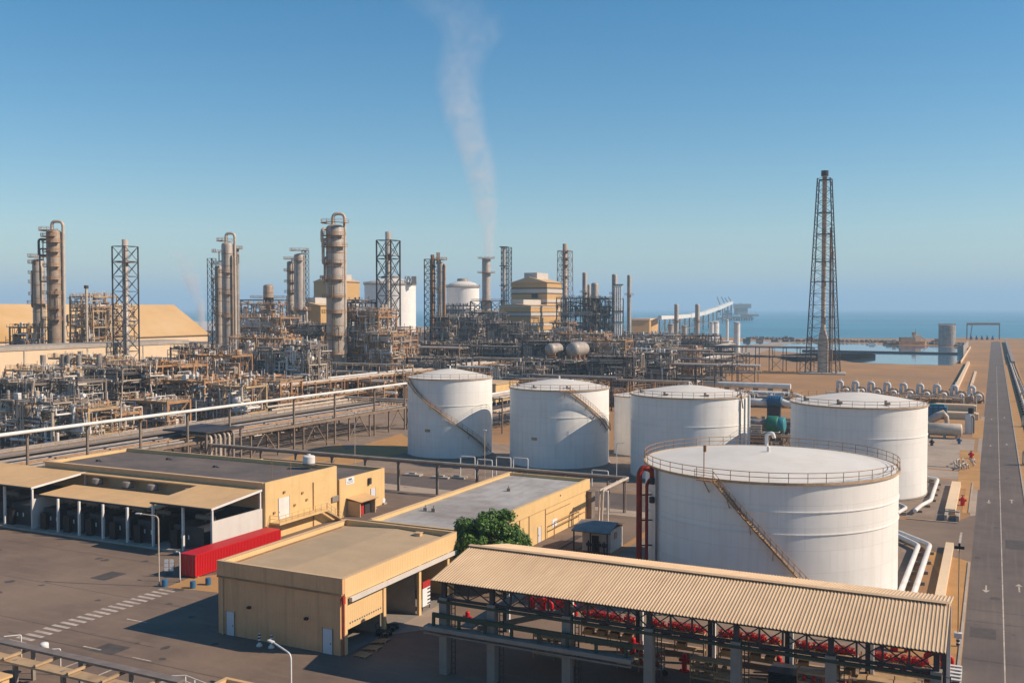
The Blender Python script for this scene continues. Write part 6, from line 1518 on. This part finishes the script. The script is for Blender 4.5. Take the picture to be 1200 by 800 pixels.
for i,(u,w_,h,l,m) in enumerate(((1042,10,3.0,'low dark barge moored left of the dredger','pipe_dark'),(1048,5,4.6,'small rusty workboat just left of the dredger','pipe_rust'),(1022,9,2.2,'small pale blue boat at the left end of the moored boats','white_paint'),(1085,6,3.4,'tan work hut on the spit right of the dredger','shell_brown'),(1128,5,3.6,'white work boat beside the grey quay tank','white_paint'),(1122,6,2.2,'low dark boat in front of the grey quay tank','pipe_dark'))):
    x,y=uz(u,845 if u>1100 else 885); t=thing('workboat' if 'hut' not in l else 'work_hut',l,'boat' if 'hut' not in l else 'hut',(x,y,0)); B().prism([L(-w_/2,-1.5),L(w_/2*.8,-1.5),L(w_/2,0),L(w_/2*.8,1.5),L(-w_/2,1.5)],0,h*.5).build('hull',m,t); B().prism([L(-w_/4,-1.1),L(w_/5,-1.1),L(w_/5,1.1),L(-w_/4,1.1)],h*.5,h).build('cabin','concrete',t)
# conveyor to the jetty
A=uz(773,900); mid=[(773,372,900),(790,371.5,1050),(808,370,1250),(824,367,1550),(840,361.5,2000),(857,354.5,2600)]
t=thing('conveyor_gallery','long white conveyor gallery climbing towards the offshore loader','conveyor',(*A,0)); P=[(*uz(u,Z),hz(v,Z)) for u,v,Z in mid]
b=B()
for i in range(len(P)-1):
    a,c=Vector(P[i]),Vector(P[i+1]); b.beam(a,c,3.4+1.0*i)
b.build('gallery','white_paint',t)
b=B()
for i in range(len(P)-1):
    for k in range(3):
        q=Vector(P[i]).lerp(Vector(P[i+1]),k/3); wq=.9+.35*i; b.beam((q.x,q.y,-1),(q.x,q.y,q.z-2),wq); q2=Vector(P[i]).lerp(Vector(P[i+1]),(k+1)/3); b.beam((q.x,q.y,8),(q2.x,q2.y,q2.z-2),.6); b.beam((q.x,q.y,8),(q2.x,q2.y,8),.9)
b.build('trestle','steel_grey',t)
x,y=uz(880,2700); Zj=2700
t=thing('offshore_loader','offshore loading berth with roofed hall, booms and deck at the end of the conveyor','jetty',(x,y,0))
def J(u,z0,z1,u2,d0=-6,d1=6,bb=None):
    (xa,ya),(xb,yb)=uz(u,Zj+d0),uz(u2,Zj+d0); (xc,yc),(xd,yd)=uz(u2,Zj+d1),uz(u,Zj+d1); bb.prism([(xa,ya),(xb,yb),(xc,yc),(xd,yd)],z0,z1)
b=B(); J(846,hz(373,Zj),hz(370.5,Zj),882,-24,24,b); J(868,hz(370.4,Zj),hz(368.5,Zj),889,-14,14,b); b.build('deck','steel_grey',t)
b=B(); 
for k in range(14): xx,yy=uz(842+k*3.0,Zj-6+12*(k%2)); b.beam((xx,yy,-2),(xx,yy,hz(372,Zj)),4)
b.build('piles','panel_dark',t)
b=B(); J(860,hz(369,Zj),hz(361,Zj),876,-6,6,b); b.build('hall','shell_silver',t); b=B(); J(859,hz(361,Zj),hz(356,Zj),880,-8,8,b); b.build('hall_roof','concrete',t)
b=B(); J(855.5,hz(370,Zj),hz(354,Zj),857.5,-3,3,b); J(862,hz(369,Zj),hz(361,Zj),864,-7,-6.2,b); b.build('tower','shell_brown',t)
for k,(u0,v0,u1,v1) in enumerate(((844,358,840,348),(849,356,845,348),(853,355,849,349),(857,354,853,348))):
    a,c=uz(u0,Zj-8),uz(u1,Zj-8); b=B().beam((*a,hz(v0,Zj)),(*c,hz(v1,Zj)),2.0); b.beam((*a,hz(v0,Zj)),(*a,hz(v0+11,Zj)),2.4); b.build('boom','steel_grey',t)
b=B(); J(840,hz(366,Zj),hz(360,Zj),844,-5,5,b); b.build('crane_base','panel_dark',t)
b=B(); J(846,hz(370,Zj),hz(366.5,Zj),858,-10,10,b); J(849,hz(366.4,Zj),hz(363.5,Zj),855,-8,8,b); b.build('machinery_house','blue_paint',t)
b=B()
for k in range(9):
    xx,yy=uz(846+k*4.4,Zj-20); x2_,y2_=uz(848.2+k*4.4,Zj-20); b.beam((xx,yy,0),(x2_,y2_,hz(372,Zj)),1.6); b.beam((xx,yy,hz(370,Zj)),(xx,yy,hz(367.5,Zj)),1.4)
b.build('bracing','steel_grey',t)
b=B(); J(878,hz(368.5,Zj),hz(365.5,Zj),880,-4,4,b); J(884,hz(368.5,Zj),hz(366,Zj),886,-4,4,b); J(866,hz(356,Zj),hz(354.5,Zj),869,-4,4,b); b.build('deck_cabin','white_paint',t)
t=thing('transfer_house','tan transfer building where the white conveyor starts','building',(*uz(757,900),0)); B().prism([uz(740,896),uz(761,896),uz(771,925),uz(750,925)],0,hz(375,900)).build('wall','store_roof',t); B().prism([uz(739.5,895),uz(761.5,895),uz(772,926),uz(749,926)],hz(375,900),hz(373,900)).build('roof','beige_wall',t)
# white cylinders by the shore
for (u,Z,r,vt,l) in ((838,780,3.1,377,'white upright cylinder tank by the shore, the wide left one'),(852,790,1.2,375,'slim white upright cylinder by the shore, the middle one'),(863.5,740,2.4,378,'white upright cylinder nearest the lagoon sand'),(786,740,2.2,380,'grey upright cylinder beside the left conveyor stack'),(802,745,2.0,382,'grey upright cylinder between the two conveyor stacks'),(834,778,1.6,378,'pale pipe column left of the wide white cylinder')):
    x,y=uz(u,Z); t=thing('upright_cylinder',l,'tank',(x,y,0)); B().vcyl(x,y,0,hz(vt,Z),r,20,.6).build('shell','white_paint' if 'white' in l else 'shell_silver',t); B().ring(x,y,hz(vt,Z)-.5,hz(vt,Z),r+.01,r+.3,20).build('rim','pipe_grey',t)
x,y=uz(830,770); t=thing('shore_shed','low white roofed shed among the shore cylinders','building',(x,y,0)); B().cb(x,y,0,34,10,7,0).build('wall','white_wall',t); B().cb(x,y,7,36,12,.6,0).build('roof','white_paint',t)
for i,(u,v) in enumerate(((875,400),(890,399.5),(920,398.5),(948,399.2),(765,392),(1096,402))):
    p=at(u,v); b=B().cb(p.x,p.y,0,7,3,2.6,.3); b.cb(p.x+1,p.y,2.6,3,2.4,1.6,.3); solo('shore_hut',b,'shell_brown' if i%2 else 'steel_grey','small '+('brown' if i%2 else 'grey')+' hut on the shore '+('right of the white cylinders','on the sand spit before the tidal pool','at the far left of the tidal pool','left of the flare tower behind the pool','near the transfer building','on the spit left of the grey quay tank')[i],'hut',(p.x,p.y,0))
b=B(); P=[at(470,384.5),at(500,385.5),at(540,387)]; rnd=random.Random(9)
for k in range(260):
    q=P[0].lerp(P[2],rnd.random()); r=rnd.uniform(1,3); b.lathe([(r,-.5),(r*.8,2),(0,4)],q.x+rnd.uniform(-8,8),q.y+rnd.uniform(-30,10),5,False)
solo('rock_revetment',b,'concrete','pale rock revetment on the shore right of the very large domed tank','rocks',P[1])
# ---------------------------------------------------------------- smoke
def smoke(name, label_u, Z, rows, dens, wob, col=(.93,.93,.96)):
    pz=[(hz(v,Z), u, r) for (u,v,r) in rows]; z0=pz[0][0]; z1=pz[-1][0]
    b=B(); pts=[(*uz(u,Z),z) for z,u,r in pz]; rad=[r*Z/FOC*2.0 for z,u,r in pz]
    # loft domain
    n=16; vs=[]
    for (x,y,z),r in zip(pts,rad):
        for j in range(n): a=2*PI*j/n; vs.append((x+r*math.cos(a),y+r*math.sin(a),z))
    k=len(pts); b.add(vs,[(i*n+j,i*n+(j+1)%n,(i+1)*n+(j+1)%n,(i+1)*n+j) for i in range(k-1) for j in range(n)]+[tuple(range(n-1,-1,-1)),tuple(range((k-1)*n,k*n))])
    m=bpy.data.materials.new(name); m.use_nodes=True; nt=m.node_tree; N=nt.nodes; Lk=nt.links; N.remove(N['Principled BSDF'])
    org=Vector((*uz(rows[0][0],Z),z0))
    geo=N.new('ShaderNodeTexCoord'); sp=N.new('ShaderNodeSeparateXYZ'); Lk.new(geo.outputs['Object'],sp.inputs[0])
    mr=N.new('ShaderNodeMapRange'); mr.inputs[1].default_value=0; mr.inputs[2].default_value=z1-z0; Lk.new(sp.outputs['Z'],mr.inputs[0])
    def curve(vals, lo, hi):
        f=N.new('ShaderNodeFloatCurve'); c=f.mapping.curves[0]
        for i,(tt,vv) in enumerate(vals):
            q=(vv-lo)/(hi-lo)
            if i==0: c.points[0].location=(0,q)
            elif i==len(vals)-1: c.points[-1].location=(1,q)
            else: c.points.new(tt,q)
        f.mapping.update(); Lk.new(mr.outputs[0],f.inputs['Value']); o=N.new('ShaderNodeMapRange'); o.inputs[3].default_value=lo; o.inputs[4].default_value=hi; Lk.new(f.outputs[0],o.inputs[0]); return o.outputs[0]
    T=[(z-z0)/(z1-z0) for z,u,r in pz]
    off=[(Vector((x,y,0))-Vector((org.x,org.y,0))) for x,y,z in pts]
    sd=[o.dot(RT) for o in off]; lo,hi=min(sd)-1,max(sd)+1
    ax=curve(list(zip(T,sd)),lo,hi); rr=curve(list(zip(T,[q/2 for q in rad])),0,max(rad)/2+1)
    def mth(op,a,b2=None):
        q=N.new('ShaderNodeMath'); q.operation=op
        for i,s in enumerate((a,b2)):
            if s is None: continue
            if isinstance(s,(int,float)): q.inputs[i].default_value=s
            else: Lk.new(s,q.inputs[i])
        return q.outputs[0]
    nz=N.new('ShaderNodeTexNoise'); nz.inputs['Scale'].default_value=.05; nz.inputs['Detail'].default_value=6; nz.inputs['Distortion'].default_value=1.2; Lk.new(geo.outputs['Object'],nz.inputs['Vector'])
    nw=N.new('ShaderNodeTexNoise'); nw.inputs['Scale'].default_value=.013; nw.inputs['Detail'].default_value=2; Lk.new(geo.outputs['Object'],nw.inputs['Vector'])
    side=mth('ADD',mth('MULTIPLY',sp.outputs['X'],RT.x),mth('MULTIPLY',sp.outputs['Y'],RT.y)); dep=mth('ADD',mth('MULTIPLY',sp.outputs['X'],FH.x),mth('MULTIPLY',sp.outputs['Y'],FH.y))
    wz=mth('MULTIPLY',mth('MULTIPLY',mth('SUBTRACT',nw.outputs['Fac'],.5),wob),mr.outputs[0])
    dx=mth('SUBTRACT',mth('SUBTRACT',side,ax),wz); r2=mth('DIVIDE',mth('ADD',mth('MULTIPLY',dx,dx),mth('MULTIPLY',dep,dep)),mth('MULTIPLY',rr,rr))
    fall=N.new('ShaderNodeMapRange'); fall.interpolation_type='SMOOTHSTEP'; fall.inputs[1].default_value=0; fall.inputs[2].default_value=3.2; fall.inputs[3].default_value=1; fall.inputs[4].default_value=0; Lk.new(r2,fall.inputs[0])
    nn=N.new('ShaderNodeMapRange'); nn.inputs[1].default_value=.40; nn.inputs[2].default_value=.66; nn.inputs[3].default_value=.35; nn.inputs[4].default_value=1.9; Lk.new(nz.outputs['Fac'],nn.inputs[0])
    d=mth('MULTIPLY',mth('MULTIPLY',fall.outputs[0],nn.outputs[0]),mth('DIVIDE',dens,rr))
    fade=N.new('ShaderNodeMapRange'); fade.inputs[1].default_value=0; fade.inputs[2].default_value=1; fade.inputs[3].default_value=1.25; fade.inputs[4].default_value=.08; Lk.new(mr.outputs[0],fade.inputs[0])
    d=mth('MULTIPLY',d,fade.outputs[0])
    v=N.new('ShaderNodeVolumePrincipled'); v.inputs['Color'].default_value=(*col,1); v.inputs['Anisotropy'].default_value=.1; Lk.new(d,v.inputs['Density']); Lk.new(v.outputs[0],N['Material Output'].inputs['Volume'])
    M[name]=m; o=b.build(name,name,None,org); o['kind']='stuff'; return o
smoke('smoke',0,800,[(573,301,4),(572,275,6.5),(569,240,10),(562,200,13),(553,165,15),(543,130,18),(537,95,19),(545,60,22),(552,40,26),(530,12,34),(500,-15,40)],.24,20)
smoke('steam',0,760,[(236,392,3),(236,372,3.5),(233,350,5),(226,330,7),(219,312,8),(212,295,8)],.55,8)
